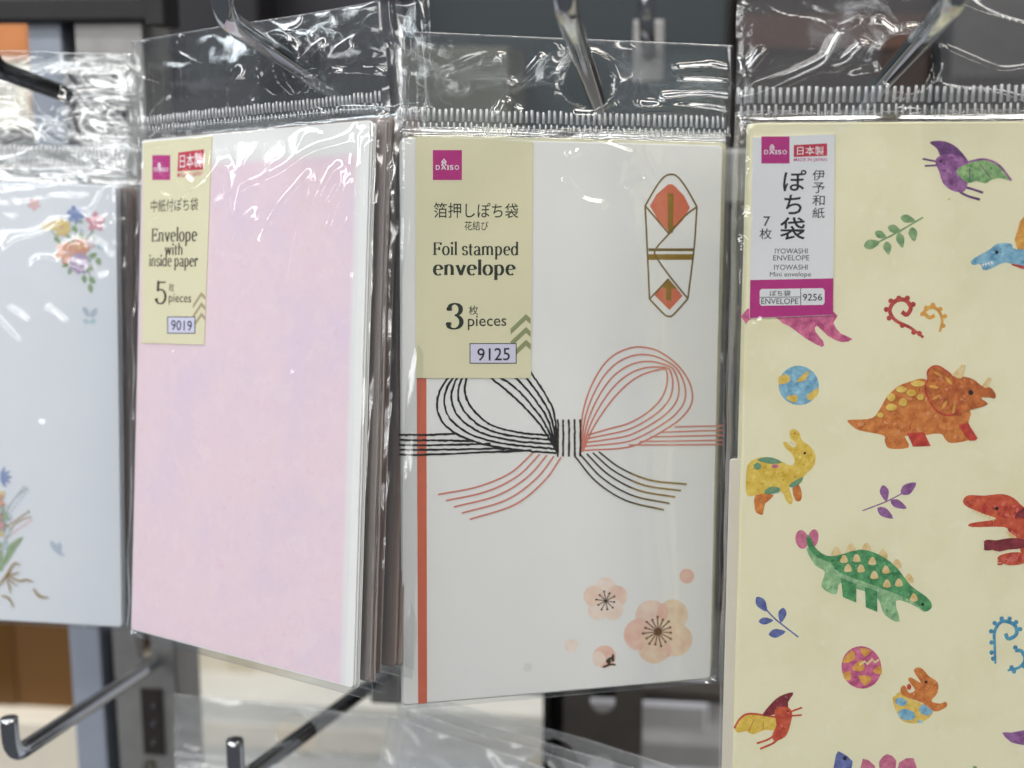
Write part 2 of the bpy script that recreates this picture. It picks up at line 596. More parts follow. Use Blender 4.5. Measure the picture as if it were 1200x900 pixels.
def bag(pk, root, ml, mr, mb, hd, T, band, hole, seed, creases=(), res=0.0005, wr=1.0, topwr=1.0, hwr=1.0, flow=(1, 1), hole_r=0.008, sag=0.0, sheets=(0, 1), ribs=True, film='clear_film', cs=(1.5, 1.3), fold=1.0, tilt=0.0, pitch=0.0017):
    """clear film bag: wrinkled front sheet, back sheet, ribbed seal strip"""
    w, h = pk.w, pk.h
    uL, uR, vB, vT = -w / 2 - ml, w / 2 + mr, -mb, h + hd
    nm = -T / 2
    nu, nv = int((uR - uL) / res), int((vT - vB) / res)
    verts, faces, off = [], [], 0
    for sheet in sheets:
        a, b = (nu, nv) if sheet == 0 else (nu // 3, nv // 3)
        U, V = np.meshgrid(np.linspace(uL, uR, a), np.linspace(vB, vT, b))
        head = sstep(h + 0.0005, h + 0.003, V)
        sd = seed + sheet * 5
        # cloudy relief of loosely packed film
        q = noise(U * 45 * flow[0], V * 28 * flow[1], sd) * 0.00035
        q += noise(U * 110 * flow[0] + q * 900, V * 80 * flow[1], sd + 1) * 0.00013
        top = sstep(h * 0.66, h * 0.98, V)
        q += top * (1 - head) * topwr * (ridged(U * 70 + V * 45, V * 60 - U * 30, sd + 2) * 0.0006 + noise(U * 120, V * 160, sd + 3) * 0.00022)
        q += head * hwr * (noise(U * 35, V * 60, sd + 4) * 0.0016 + ridged(U * 40 + V * 20, V * 75, sd + 5) * 0.0008)
        q *= wr
        side = sstep(0.0045, 0.001, np.minimum(U - uL, uR - U)) * (1 - head * 0.5)
        q += fold * side * (noise(U * 420, V * 12, sd + 6) * 0.0008 + noise(U * 160, V * 60, sd + 7) * 0.0005)
        if sheet == 0:
            for line, amp, sig in creases:
                amp, sig = (amp * cs[0], sig * 1.7) if amp < 0.00095 else (amp * cs[1], sig * 1.35)
                pts = [pk.P(*p) for p in line]
                if len(pts) > 2:
                    pts = catmull(pts, 4)
                D = np.full(U.shape, 1e3)
                for p0, p1 in zip(pts[:-1], pts[1:]):
                    dx, dy = p1[0] - p0[0], p1[1] - p0[1]
                    t = (((U - p0[0]) * dx + (V - p0[1]) * dy) / (dx * dx + dy * dy + 1e-12)).clip(0, 1)
                    D = np.minimum(D, np.hypot(U - p0[0] - t * dx, V - p0[1] - t * dy))
                q += amp * np.exp(-(D / sig) ** 2)
            front = 0.0013 * (1 - head) + (nm + 0.0007) * head
        else:
            front = (-T - 0.0009) * (1 - head) + (nm - 0.0007) * head
            q = -np.abs(q) * 0.7
        N = front + q
        if sheet == 0:
            lim = 0.00085
            N = np.where(head < 0.5, lim + np.logaddexp(0, (N - lim) / 0.00025) * 0.00025, N)
        ew = 0.0028
        t = (np.minimum(U - uL, uR - U) / ew).clip(0, 1)
        tb = ((V - vB) / ew).clip(0, 1)
        prof = np.sqrt(1 - (1 - t) ** 2) * np.sqrt(1 - (1 - tb) ** 2)
        N = nm + (N - nm) * prof
        # the two sheets lie in one curve above the seal
        N = N + head * hwr * noise(U * 22, V * 30, seed + 9) * 0.002 * sstep(h, vT, V)
        N = N + tilt * (V - h).clip(0, 1)
        edge = noise(V * 60, V * 0 + 3.3, seed + 12) * 0.0006
        U2 = U + np.where(t < 1, (1 - t) * edge, 0)
        V2 = V + sag * np.abs(U / w) * sstep(h, vT, V)
        if hole is not None:
            dx, dz = U2 - hole[0], V2 - hole[1]
            rr = np.hypot(dx, dz)
            step = max(res, (uR - uL) / a)
            N = N + 0.0005 * np.exp(-((rr - hole_r - 0.0007) / 0.0006) ** 2)
            near = (rr > hole_r - step) & (rr < hole_r + step)
            k = np.where(near, hole_r / np.maximum(rr, 1e-6), 1)
            U2, V2 = hole[0] + dx * k, hole[1] + dz * k
            inside = rr < hole_r - step * 0.5
        else:
            inside = np.zeros(U.shape, bool)
        verts.append(np.c_[U2.ravel(), -N.ravel(), V2.ravel()])
        I = np.arange(a * b).reshape(b, a) + off
        keep = ~(inside[:-1, :-1] | inside[1:, :-1] | inside[:-1, 1:] | inside[1:, 1:])
        fq = np.stack([I[:-1, :-1], I[:-1, 1:], I[1:, 1:], I[1:, :-1]], -1)[keep]
        if sheet:
            fq = fq[:, ::-1]
        faces.append(fq)
        off += a * b
    v, f = np.concatenate(verts), np.concatenate(faces)
    used = np.unique(f)
    remap = np.full(len(v), -1)
    remap[used] = np.arange(len(used))
    bg = fast_mesh('plastic_bag', v[used], remap[f], MATS[film], root)
    # the cut top edge, a little cloudy
    if ribs:
        uu = np.linspace(uL + .0002, uR - .0002, 120)
        ft = np.full(120, vT)
        nb = nm + 0.0010 + tilt * hd + noise(uu * 22, ft * 30, seed + 9) * 0.002 * hwr + noise(uu * 35, ft * 60, seed + 4) * 0.0016 * wr * hwr
        hv = np.concatenate([np.c_[uu, -(nb + o_), ft - d_ + sag * np.abs(uu / w)] for d_, o_ in ((0.0006, 0), (0.0003, 0.0002), (0.0, 0.0))])
        I = np.arange(360).reshape(3, 120)
        fast_mesh('cut_edge', hv, np.stack([I[:-1, :-1], I[:-1, 1:], I[1:, 1:], I[1:, :-1]], -1).reshape(-1, 4), MATS['edge_film'], bg)
    # ribbed seal strip across the bag: two rows of little welded ridges
    b0, b1 = h + band[0], h + band[1]
    if not ribs:
        return bg
    vv, ff = [], []
    nr = int((uR - uL - 0.001) / pitch)
    prof = [(-1.0, 0.0), (-0.7, 0.7), (0.0, 1.0), (0.7, 0.7), (1.0, 0.0)]
    rowspec = ((0.46, 1.0, 0.00050, 0.00042, 0.0), (0.06, 0.40, 0.00036, 0.00026, 0.4))
    for s0, s1, hw, ht, ph in [(a_, b_, c_ * pitch / .0018, d_ * pitch / .0018, e_) for a_, b_, c_, d_, e_ in rowspec]:
        for k in range(nr):
            u0 = uL + 0.0008 + (k + ph) * pitch + random.uniform(-.00006, .00006)
            za = b0 + s0 * (b1 - b0) + random.uniform(-.0002, .0002)
            zb = b0 + s1 * (b1 - b0) + random.uniform(-.0003, .0003)
            lean = random.uniform(-.00012, .00012)
            base_i = len(vv)
            for t in (0.0, 0.08, 0.5, 0.92, 1.0):
                z = za + (zb - za) * t
                hh = ht * (0.15 if t in (0.0, 1.0) else 1.0)
                uu, zz = np.array([u0]), np.array([z])
                nb = nm + 0.0011 + tilt * (z - h) + (noise(uu * 22, zz * 30, seed + 9) * 0.002 * sstep(h, vT, zz) * hwr)[0] + (noise(uu * 35, zz * 60, seed + 4) * 0.0016 * wr * hwr)[0] * sstep(h + .0005, h + .003, zz)[0]
                for a_, c_ in prof:
                    vv.append((u0 + lean * t + a_ * hw * (0.8 if t in (0.0, 1.0) else 1.0), -(nb + c_ * hh), z))
            for r_ in range(4):
                for c_ in range(4):
                    q = base_i + r_ * 5 + c_
                    ff.append([q, q + 1, q + 6, q + 5])
    fast_mesh('seal_strip', np.array(vv), np.array(ff), MATS['rib_film'], bg)
    return bg


def fast_mesh(name, v, f, mat, parent):
    me = bpy.data.meshes.new(name)
    me.vertices.add(len(v))
    me.vertices.foreach_set('co', v.astype(np.float32).ravel())
    me.loops.add(f.size)
    me.loops.foreach_set('vertex_index', f.astype(np.int32).ravel())
    me.polygons.add(len(f))
    me.polygons.foreach_set('loop_start', np.arange(0, f.size, 4, dtype=np.int32))
    me.polygons.foreach_set('use_smooth', np.ones(len(f), bool))
    me.materials.append(mat)
    me.update(calc_edges=True)
    me.validate()
    o = bpy.data.objects.new(name, me)
    C.objects.link(o)
    o.parent = parent
    return o


def envelopes(pk, root, n, T, mat, off=0.0006, r=0.0012):
    """n sheets lying on each other; the front one is returned"""
    th = T / n
    first = None
    for i in range(n):
        dx, dz = (0, 0) if i == 0 else (random.uniform(-off, off), random.uniform(-off, off * .4))
        v, f = slab(-pk.w / 2 + dx, pk.w / 2 + dx, dz, pk.h + dz, i * th, (i + 1) * th - 0.00008, r)
        o = mesh_obj('envelope', v, f, mat, root)
        first = first or o
    return first


def tube(path, rad, n=14, cap=True):
    p = np.array(path, float)
    t = np.gradient(p, axis=0)
    t /= np.linalg.norm(t, axis=1)[:, None]
    a = np.array([1.0, 0, 0])
    v, f = [], []
    rads = np.full(len(p), rad) if np.isscalar(rad) else np.array(rad)
    for q, d, r_ in zip(p, t, rads):
        b1 = np.cross(d, a)
        b1 /= np.linalg.norm(b1)
        b2 = np.cross(d, b1)
        for k in range(n):
            an = 2 * math.pi * k / n
            v.append(q + r_ * (b1 * math.cos(an) + b2 * math.sin(an)))
    for i in range(len(p) - 1):
        for k in range(n):
            j = (k + 1) % n
            f.append([i * n + k, i * n + j, (i + 1) * n + j, (i + 1) * n + k])
    f.append(list(range(n - 1, -1, -1)))
    f.append(list(range((len(p) - 1) * n, len(p) * n)))
    return v, f


def box(x0, x1, y0, y1, z0, z1, bev=0.0):
    """bevelled box (chamfered on all edges)"""
    import itertools
    lo, hi = np.array([x0, y0, z0]), np.array([x1, y1, z1])
    if bev <= 0:
        v = [(x, y, z) for x in (x0, x1) for y in (y0, y1) for z in (z0, z1)]
        return v, [[0, 1, 3, 2], [4, 6, 7, 5], [0, 4, 5, 1], [2, 3, 7, 6], [0, 2, 6, 4], [1, 5, 7, 3]]
    import bmesh
    bm = bmesh.new()
    bmesh.ops.create_cube(bm, size=1)
    for q in bm.verts:
        q.co = Vector([lo[i] if q.co[i] < 0 else hi[i] for i in range(3)])
    bmesh.ops.bevel(bm, geom=list(bm.edges), offset=bev, segments=2, affect='EDGES', profile=0.6)
    bm.verts.index_update()
    v = [tuple(q.co) for q in bm.verts]
    f = [[q.index for q in fc.verts] for fc in bm.faces]
    bm.free()
    return v, f


WALL = 0.54                                   # plane of the rack's uprights
WIRE = np.array([0.0, -math.cos(math.radians(8.7)), math.sin(math.radians(8.7))])

# ------------------------------------------------------------------ rack and what stands behind it
GREYPAINT = paint('grey_powder_coat', (150, 158, 172), 0.45, 0.0, 0.3, 60.0, (128, 134, 146), 0.05)
STEEL = paint('galvanised_steel', (158, 157, 156), 0.42, 0.5, 0.4, 90.0, (120, 118, 118), 0.1)
BLACK = paint('black_paint', (20, 20, 22), 0.5, 0.0, 0.3, 80.0)


def slotted_plate(x0, x1, z0, z1, y, centres, sw, sh, mat, parent, name, th=0.0018):
    """flat steel face with stadium-shaped slots cut through it"""
    v, f = [], []
    zs = [z0] + [(a + b) / 2 for a, b in zip(centres[:-1], centres[1:])] + [z1]
    for c, za, zb in zip(centres, zs[:-1], zs[1:]):
        xc = (x0 + x1) / 2
        inner, n, r = [], 24, sw / 2
        for k in range(n):
            a = 2 * math.pi * k / n
            inner.append((xc + r * math.cos(a), c + math.copysign(sh / 2 - r, math.sin(a)) + r * math.sin(a)))
        outer = []
        for k in range(n):
            a = 2 * math.pi * k / n
            dx, dz = math.cos(a), math.sin(a)
            hx, hz = (x1 - x0) / 2, ((zb - c) if dz > 0 else (c - za))
            t = min(hx / abs(dx) if abs(dx) > 1e-6 else 1e9, hz / abs(dz) if abs(dz) > 1e-6 else 1e9)
            outer.append([xc + dx * t, c + dz * t])
        for cx_, cz_ in ((x0, za), (x1, za), (x0, zb), (x1, zb)):     # snap the nearest ring points to the corners
            k = min(range(n), key=lambda i: (outer[i][0] - cx_) ** 2 + (outer[i][1] - cz_) ** 2)
            outer[k] = [cx_, cz_]
        b = len(v)
        for (a_, c_), yy in [(p, y) for p in inner] + [(p, y) for p in outer] + [(p, y + th) for p in inner]:
            v.append((a_, yy, c_))
        for k in range(n):
            j = (k + 1) % n
            f.append([b + k, b + j, b + n + j, b + n + k])
            f.append([b + 2 * n + k, b + 2 * n + j, b + j, b + k])
    return mesh_obj(name, v, f, mat, parent)


def upright(px0, px1, px2, px3, pyref, slot_py, slot_px, slot_h, label, Y=WALL, top=1.55, side=None, pitch=0.06, face=None):
    X = [at_wall(p, pyref, Y)[0] for p in (px0, px1, px2, px3)]
    bot = 0.75
    e = empty('slotted_upright', Matrix.Translation((X[0], Y, bot)))
    tag(e, label, 'rack upright', 'steel uprights of the display rack')
    k = X[0], Y, bot
    loc = lambda v: [(p[0] - k[0], p[1] - k[1], p[2] - k[2]) for p in v]
    v, f = box(X[0], X[1], Y, Y + 0.03, bot, top, 0.0012)
    mesh_obj('side_flange', loc(v), f, side or GREYPAINT, e)
    v, f = box(X[1] + 0.0002, X[2] - 0.0002, Y + 0.012, Y + 0.03, bot, top)
    mesh_obj('groove', loc(v), f, BLACK, e)
    c0 = at_wall((px2 + px3) / 2, slot_py, Y)[2]
    sw = slot_px * Y / F / 0.98
    cs = sorted(c0 + i * pitch for i in range(-12, 14))
    cs = [c for c in cs if bot + 0.02 < c < top - 0.02]
    o = slotted_plate(X[2], X[3], bot, top, Y, cs, sw, slot_h, face or STEEL, e, 'slotted_face')
    for q in o.data.vertices:
        q.co -= Vector(k)
    for s, xx in ((-1, X[2]), (1, X[3] - 0.0016)):
        v, f = box(xx + (0.0002 if s > 0 else 0), xx + 0.0016, Y + 0.002, Y + 0.03, bot, top)
        mesh_obj('channel_side', loc(v), f, face or STEEL, e)
    return e


u1 = upright(84, 120, 135, 206, 800, 756, 19, 0.0125, 'slotted steel upright behind the floral and pink packs')
upright(636, 644, 660, 752, 830, 812, 32, 0.020, 'slotted steel upright behind the bow envelope pack', WALL + 0.03, 1.24, BLACK, 0.04, paint('dull_dark_steel', (92, 88, 84), 0.5, 0.3, 0.4, 80, (70, 66, 64)))



a_, b_ = at_wall(170, 882, WALL), at_wall(190, 806, WALL)
k_ = np.array(u1.matrix_world.translation)
v, f = box(a_[0] - k_[0], b_[0] - k_[0], -0.0016, -0.0002, a_[2] - k_[2], b_[2] - k_[2], 0.0004)
ps = mesh_obj('punched_strip', v, f, paint('blackened_steel', (58, 54, 52), 0.4, 0.3), u1)
for py in (825, 846, 868):
    c_ = at_wall(182, py, WALL) - k_
    v, f = tube([(c_[0], -0.0014, c_[2]), (c_[0], -0.0026, c_[2])], 0.0011, 10)
    mesh_obj('rivet', v, f, CHROME, ps)


def wall_box(name, label, cat, x0, y0, x1, y1, Y, depth, mat, bev=0.002, group=None, tape=None, stripe=None):
    """a carton or panel whose front, at distance Y, shows in this pixel box"""
    a, b = at_wall(x0, y1, Y), at_wall(x1, y0, Y)
    e = empty(name, Matrix.Translation(((a[0] + b[0]) / 2, Y, a[2])))
    tag(e, label, cat, group)
    w, h = (b[0] - a[0]) / 2, b[2] - a[2]
    v, f = box(-w, w, 0, depth, 0, h, bev)
    mesh_obj('body', v, f, mat, e)
    if tape:
        v, f = box(-w * 0.16, w * 0.16, -0.0012, -0.0002, h * 0.02, h * 0.98)
        mesh_obj('packing_tape', v, f, tape, e)
    if stripe:
        v, f = box(-w * 0.97, w * 0.97, -0.0012, -0.0002, h * stripe[0], h * stripe[1])
        mesh_obj('printed_band', v, f, stripe[2], e)
    return e


v, f = box(-1.6, 1.6, 1.15, 1.17, 0.3, 2.2, 0.004)
bp_ = mesh_obj('back_panel', v, f, paint('back_panel_grey', (88, 86, 84), 0.7, 0, 0.4, 6, (70, 68, 68)))
bp_['kind'] = 'structure'
cream = paint('cream_board', (214, 206, 190), 0.7, 0, 0.4, 30, (190, 184, 172))
brown = paint('brown_board', (96, 64, 24), 0.7, 0, 0.4, 40, (74, 48, 16))
white = paint('white_board', (226, 228, 238), 0.6, 0, 0.3, 20, (205, 208, 224))
greyb = paint('grey_board', (150, 150, 150), 0.6, 0, 0.4, 24, (116, 116, 120))
dark = paint('charcoal_board', (30, 28, 34), 0.55, 0, 0.5, 24, (18, 17, 22))
teal = paint('slate_board', (56, 65, 69), 0.5, 0, 0.5, 24, (40, 48, 52))
umber = paint('umber_board', (52, 40, 36), 0.6, 0, 0.5, 24, (36, 29, 28))
orange = paint('orange_board', (176, 112, 66), 0.7, 0, 0.3, 24)
olive = paint('olive_board', (92, 92, 82), 0.7, 0, 0.4, 24)
G = 'blurred stock behind the rack'
wall_box('carton', 'dark brown carton seen below the floral envelope pack', 'carton', -90, 690, 96, 846, 0.72, 0.2, brown, tape=paint('kraft_tape', (84, 56, 20), 0.4), group=G)
wall_box('shelf_board', 'beige shelf board under the dark brown carton', 'shelf', -90, 850, 112, 990, 0.70, 0.2, cream, stripe=(0.0, 0.5, paint('price_rail', (186, 178, 166), 0.5)), group=G)
wall_box('carton', 'cream carton behind the hook under the pink pack', 'carton', 196, 700, 372, 836, 0.80, 0.2, cream, tape=paint('clear_tape', (196, 188, 168), 0.3), group=G)
wall_box('shelf_board', 'pale grey shelf front under the cream carton', 'shelf', 196, 838, 640, 1010, 0.76, 0.25, paint('pale_grey_board', (206, 205, 198), 0.6, 0, 0.4, 18, (184, 183, 178)), stripe=(0.72, 0.86, cream), group=G)
wall_box('carton', 'grey carton behind the bottom corner of the pink pack', 'carton', 376, 700, 452, 835, 0.82, 0.2, greyb, tape=paint('grey_tape', (120, 120, 124), 0.3), group=G)
wall_box('carton', 'white carton between the pink pack and the bow envelope', 'carton', 455, 700, 655, 834, 0.84, 0.2, white, tape=paint('white_tape', (206, 208, 214), 0.3), group=G)
wall_box('carton', 'bright white carton glimpsed through the slots of the upright', 'carton', 656, 420, 842, 872, 0.88, 0.2, white, stripe=(0.0, 0.12, greyb), group=G)
wall_box('shelf_board', 'grey shelf front under the bright white carton', 'shelf', 644, 876, 905, 1010, 0.86, 0.25, greyb, stripe=(0.6, 0.8, white), group=G)
wall_box('carton', 'orange and cream carton beside the top of the slotted upright', 'carton', -90, 20, 32, 150, 0.78, 0.2, orange, stripe=(0.0, 0.62, cream), group=G)
wall_box('carton', 'charcoal box behind the chrome hook of the pink pack', 'carton', 106, -60, 300, 260, 0.74, 0.2, dark, stripe=(0.4, 0.52, paint('plum_print', (40, 35, 42), 0.5)), group=G)
wall_box('carton', 'blackish box behind the creased header of the pink pack', 'carton', 302, -60, 462, 260, 0.78, 0.2, paint('black_board', (30, 29, 34), 0.5, 0, 0.5, 20), stripe=(0.3, 0.5, dark), group=G)
wall_box('carton', 'olive grey box behind the header of the bow envelope', 'carton', 466, 55, 596, 260, 0.72, 0.15, olive, stripe=(0.1, 0.3, greyb), group=G)
wall_box('carton', 'slate box behind the hook of the bow envelope', 'carton', 470, -80, 855, 250, 0.80, 0.1, teal, stripe=(0.6, 0.78, paint('slate_print', (40, 48, 54), 0.5)), group=G)
wall_box('carton', 'umber box behind the header of the dinosaur pack', 'carton', 858, -80, 1100, 250, 0.80, 0.2, umber, stripe=(0.6, 0.72, paint('rust_print', (76, 52, 42), 0.5)), group=G)
wall_box('carton', 'grey brown box at the end of the row behind the dinosaur pack', 'carton', 1104, -80, 1330, 250, 0.78, 0.2, paint('taupe_board', (66, 62, 60), 0.5, 0, 0.5, 20), stripe=(0.3, 0.5, umber), group=G)


def rail(label, x0, x1, py, hh, Y, mat):
    z = at_wall(600, py, Y)[2]
    xa, xb = at_wall(x0, py, Y)[0], at_wall(x1, py, Y)[0]
    e = empty('cross_rail', Matrix.Translation(((xa + xb) / 2, Y, z)))
    tag(e, label, 'rail')
    w = (xb - xa) / 2
    v, f = box(-w, w, 0, 0.012, -hh / 2, hh / 2, 0.0015)
    mesh_obj('bar', v, f, mat, e)
    for s in (-1, 1):
        v, f = box(s * w - 0.004, s * w + 0.004, -0.002, 0.016, -hh / 2 - 0.002, hh / 2 + 0.002, 0.001)
        mesh_obj('end_cap', v, f, BLACK, e)
    return e


rail('black cross rail passing behind the tops of the packs', -200, 182, 6, 0.010, WALL - 0.006, BLACK)
rail('steel cross rail behind the lower part of the bow envelope', 540, 1260, 806, 0.0065, WALL + 0.064, paint('dull_dark_steel', (92, 88, 84)))
rail('steel cross rail hidden behind the middle of the packs carrying hooks', -160, 1260, 205, 0.02, WALL - 0.02, STEEL)


# ------------------------------------------------------------------ chrome display hooks
def hook(label, base, tip, rise, rad, group='chrome hooks of the display rack', mat=None, plate=True, start=None):
    """wire from the rack at `base` to the bend `tip`, turned up by `rise`"""
    mat = mat or CHROME
    base, tip = np.array(base), np.array(tip)
    e = empty('display_hook', Matrix.Translation(base))
    tag(e, label, 'hook', group)
    d = (tip - base) / np.linalg.norm(tip - base)
    up = np.array([0.0, 0.02, 1.0])
    r = 0.009
    path = list(np.linspace(base * 0, tip - base - d * r, 8))
    c = tip - base
    for k in range(1, 8):
        t = k / 8
        path.append((1 - t) ** 2 * (c - d * r) + 2 * t * (1 - t) * c + t * t * (c + up * r))
    path += [c + up * (r + (rise - r) * q) for q in (0, .35, .7, .97, 1.0)]
    rads = [rad] * (len(path) - 2) + [rad * 0.98, rad * 0.8]
    v, f = tube(path, rads)
    o = mesh_obj('wire', v, f, mat, e, smooth=True)
    if plate:
        v, f = box(-0.007, 0.007, 0.0, 0.003, -0.014, 0.014, 0.0012)
        mesh_obj('mounting_plate', v, f, STEEL, e)
        v, f = tube([(0, 0.001, 0.0085), (0, -0.0015, 0.0085)], 0.0022, 12)
        mesh_obj('rivet', v, f, CHROME, e)
    return e


def wire_at(p, px, py):
    """point of the wire line through p that shows nearest to this pixel"""
    best = min((math.hypot(project(p + WIRE * t)[0] - px, project(p + WIRE * t)[1] - py), t) for t in np.linspace(-0.2, 0.2, 801))
    return p + WIRE * best[1]


def back_to(p, Y):
    return p + WIRE * ((p[1] - Y) / -WIRE[1]) * -1


# ------------------------------------------------------------------ papers and inks
PAPER = paint('white_paper', (234, 234, 232), 0.75, 0, 0.25, 60, (226, 226, 225), 0.08, bscale=2500)
PAPERB = paint('bluish_white_paper', (226, 230, 236), 0.7, 0, 0.25, 60, (217, 222, 230), 0.08, bscale=2500)
CREAMP = washi('cream_washi', [((240, 234, 200), 0, 0, 0, 0), ((232, 224, 184), 30, .48, .72, 0), ((244, 239, 214), 160, .55, .8, 1.0)])
PINK = washi('pink_washi', [((231, 208, 216), 0, 0, 0, 0), ((222, 203, 221), 26, .46, .70, 0), ((234, 214, 219), 150, .50, .82, 1.0), ((224, 192, 204), 330, .56, .85, 1.5)], (.0445, .0475, .149, .1525))
PINK2 = paint('pink_washi_cloud', (224, 190, 208), 0.8, 0, 0.7, 60, (230, 206, 222), 0.2, bscale=1200)
SHADEP = paint('mauve_grey_paper', (168, 152, 146), 0.75, 0, 0.3, 60, (150, 134, 128))  # shade of the stacked edges mixed into the paper colour
CARD = paint('straw_card', (226, 221, 188), 0.6, 0, 0.3, 40, (220, 214, 178))
WCARD = paint('white_card', (230, 231, 233), 0.55, 0, 0.2, 40, (222, 224, 226))
MAG = paint('magenta_ink', (176, 40, 122), 0.5, 0, 0.2, 200)
RED = paint('red_ink', (186, 44, 70), 0.5, 0, 0.2, 200)
WINK = paint('white_ink', (240, 238, 240), 0.5)
INK = paint('black_ink', (24, 24, 22), 0.55)
GINK = paint('dark_green_ink', (34, 46, 34), 0.55)
BINK = paint('brown_ink', (62, 46, 34), 0.55)
SAGE = paint('sage_ink', (142, 150, 106), 0.55)
TAUPE = paint('taupe_ink', (176, 160, 128), 0.55)
LAV = paint('lavender_ink', (214, 212, 234), 0.55)
GOLD = paint('gold_foil', (176, 140, 56), 0.34, 0.5, 0.5, 400, (128, 100, 44))
DGOLD = paint('dark_gold_foil', (138, 114, 60), 0.36, 0.45, 0.5, 400, (98, 80, 42))
VERM = paint('vermilion_ink', (214, 112, 84), 0.5, 0, 0.5, 300, (198, 96, 70))
ROSE = paint('rose_foil', (222, 140, 122), 0.45, 0.15, 0.5, 400, (206, 118, 100))
LABEL_N = 0.00032


def label_card(pk, root, quad, mat):
    pts = [pk.P(*q) for q in quad]
    v = [(p[0], -LABEL_N, p[1]) for p in pts] + [(p[0], -0.00006, p[1]) for p in pts]
    f = [[3, 2, 1, 0], [4, 5, 6, 7]] + [[i, (i + 1) % 4, (i + 1) % 4 + 4, i + 4] for i in range(4)]
    return mesh_obj('label_card', v, f, mat, root)


def rect(A, a, b, mat):
    A.poly([a, (b[0], a[1]), b, (a[0], b[1])], mat, 0)


def logo(pk, card, a, b, skew=0.0):
    A = Art(pk, LABEL_N + 0.00002)
    rect(A, a, b, MAG)
    w, h = b[0] - a[0], b[1] - a[1]
    for dy in (0.30, 0.40):                                            # the two little peaks over the letters
        A.line([(a[0] + w * .30, a[1] + h * (dy + .12)), (a[0] + w * .38, a[1] + h * dy), (a[0] + w * .46, a[1] + h * (dy + .12))], h * .05, WINK, 0)
    A.done('logo_square', card)
    n = LABEL_N + 0.00006
    text(pk, 'D', (a[0] + w * .10, a[1] + h * .50), (a[0] + w * .24, a[1] + h * .66), WINK, card, n, .012)
    text(pk, 'A', (a[0] + w * .28, a[1] + h * .50), (a[0] + w * .46, a[1] + h * .66), WINK, card, n, .012)
    text(pk, 'I', (a[0] + w * .50, a[1] + h * .50), (a[0] + w * .54, a[1] + h * .66), WINK, card, n, .012)
    text(pk, 'S', (a[0] + w * .58, a[1] + h * .50), (a[0] + w * .71, a[1] + h * .66), WINK, card, n, .012)
    text(pk, 'O', (a[0] + w * .75, a[1] + h * .50), (a[0] + w * .90, a[1] + h * .66), WINK, card, n, .012)


def chevrons(A, pts, dy, mat):
    (x0, y0), (x1, y1), (x2, y2), t = pts
    for k in range(3):
        d = k * dy
        A.poly([(x0, y0 + d), (x1, y1 + d), (x2, y2 + d), (x2, y2 + t + d), (x1, y1 + t + d), (x0, y0 + t + d)], mat, 0)


# ================================================================== pack 3: bow envelope
def pack_root(pk, label, group):
    e = empty('envelope_pack', pk.mw())
    tag(e, label, 'envelope pack', group)
    return e


GP = 'packs of envelopes hanging on the rack'
P3A = ((-0.0772, 0.3837, -0.0087), (22.21, -4.79, 1.66), 0.098, 0.165)
p3 = Pack(*P3A)
r3 = pack_root(p3, 'white envelope pack printed with a black and rose cord bow, khaki label 9125', GP)
T3 = 0.0024
e3 = envelopes(p3, r3, 3, T3, PAPER)
A = Art(p3, 0.00003)
A.poly([(487, 163), (499, 163), (500.5, 824), (490, 824.5)], VERM, 0)
A.done('printed_stripe', e3)
Z = (480, 390, 3.158)
A = Art(p3, 0.00006, Z)
lo = [(545, 445), (420, 435), (300, 418), (200, 388), (130, 340), (103, 285), (108, 225), (145, 165), (220, 100), (320, 75), (400, 100), (450, 150), (500, 225), (535, 300), (550, 450)]
li = [(515, 380), (400, 368), (300, 340), (235, 285), (205, 225), (210, 170), (230, 140), (270, 150), (330, 190), (420, 270), (490, 350), (545, 440)]
ro = [(632, 440), (640, 300), (680, 180), (740, 95), (820, 55), (900, 60), (970, 100), (1020, 155), (1045, 215), (1040, 270), (1000, 320), (950, 355), (880, 395), (800, 425), (640, 435)]
ri = [(640, 440), (680, 350), (740, 260), (800, 195), (860, 155), (930, 135), (950, 140), (952, 190), (930, 245), (880, 295), (810, 335), (740, 355), (660, 378)]
for a_, b_, m_, rg in ((lo, li, INK, 0.7), (ro, ri, ROSE, 0.0)):
    qa, qb = resample(catmull(a_, 8), 70), resample(catmull(b_, 8), 70)
    for k in range(5):
        A.line(list(qa + (qb - qa) * k / 4), 7.8 if rg else 6.2, m_, 0, rough=rg)
for k, (ya, xb, yb) in enumerate(((377, 165, 373), (397, 235, 400), (415, 300, 411), (432, 360, 428), (450, 450, 434))):
    A.line([(-38, ya), (60, ya + 1), (xb, yb)], 7.8, INK, 8, rough=0.7)
for k, (ya, xb, yb) in enumerate(((345, 980, 348), (362, 930, 368), (380, 890, 385), (398, 850, 402), (413, 810, 415))):
    A.line([(1160, ya - 1), (1060, ya + 1), (xb, yb)], 5.4, ROSE)
for x in (548, 567, 589, 610, 631):
    A.line([(x, 320), (x + 1, 390), (x, 458)], 7.0, paint('umber_ink', (58, 42, 28), 0.4, 0.35, 0.4, 500, (84, 64, 36)), rough=0.5)
s0, s1 = [(455, 445), (370, 520), (250, 570), (105, 598)], [(560, 460), (500, 545), (390, 635), (222, 690)]
t0, t1 = [(700, 440), (780, 500), (890, 545), (1025, 560)], [(610, 455), (690, 550), (800, 620), (940, 655)]
for a_, b_, m_ in ((s0, s1, ROSE), (t0, t1, paint('umber_ink', (58, 42, 28)))):
    qa, qb = resample(catmull(a_, 8), 40), resample(catmull(b_, 8), 40)
    for k in range(5):
        q = qa + (qb - qa) * k / 4
        A.line(list(q), 6.0, m_, 0)
        if m_ is not ROSE:
            A.line(list(q[-(24 - 3 * k):]), 6.6, GOLD if k < 3 else DGOLD, 0)
A.done('printed_bow', e3)
Z = (740, 190, 4.5)
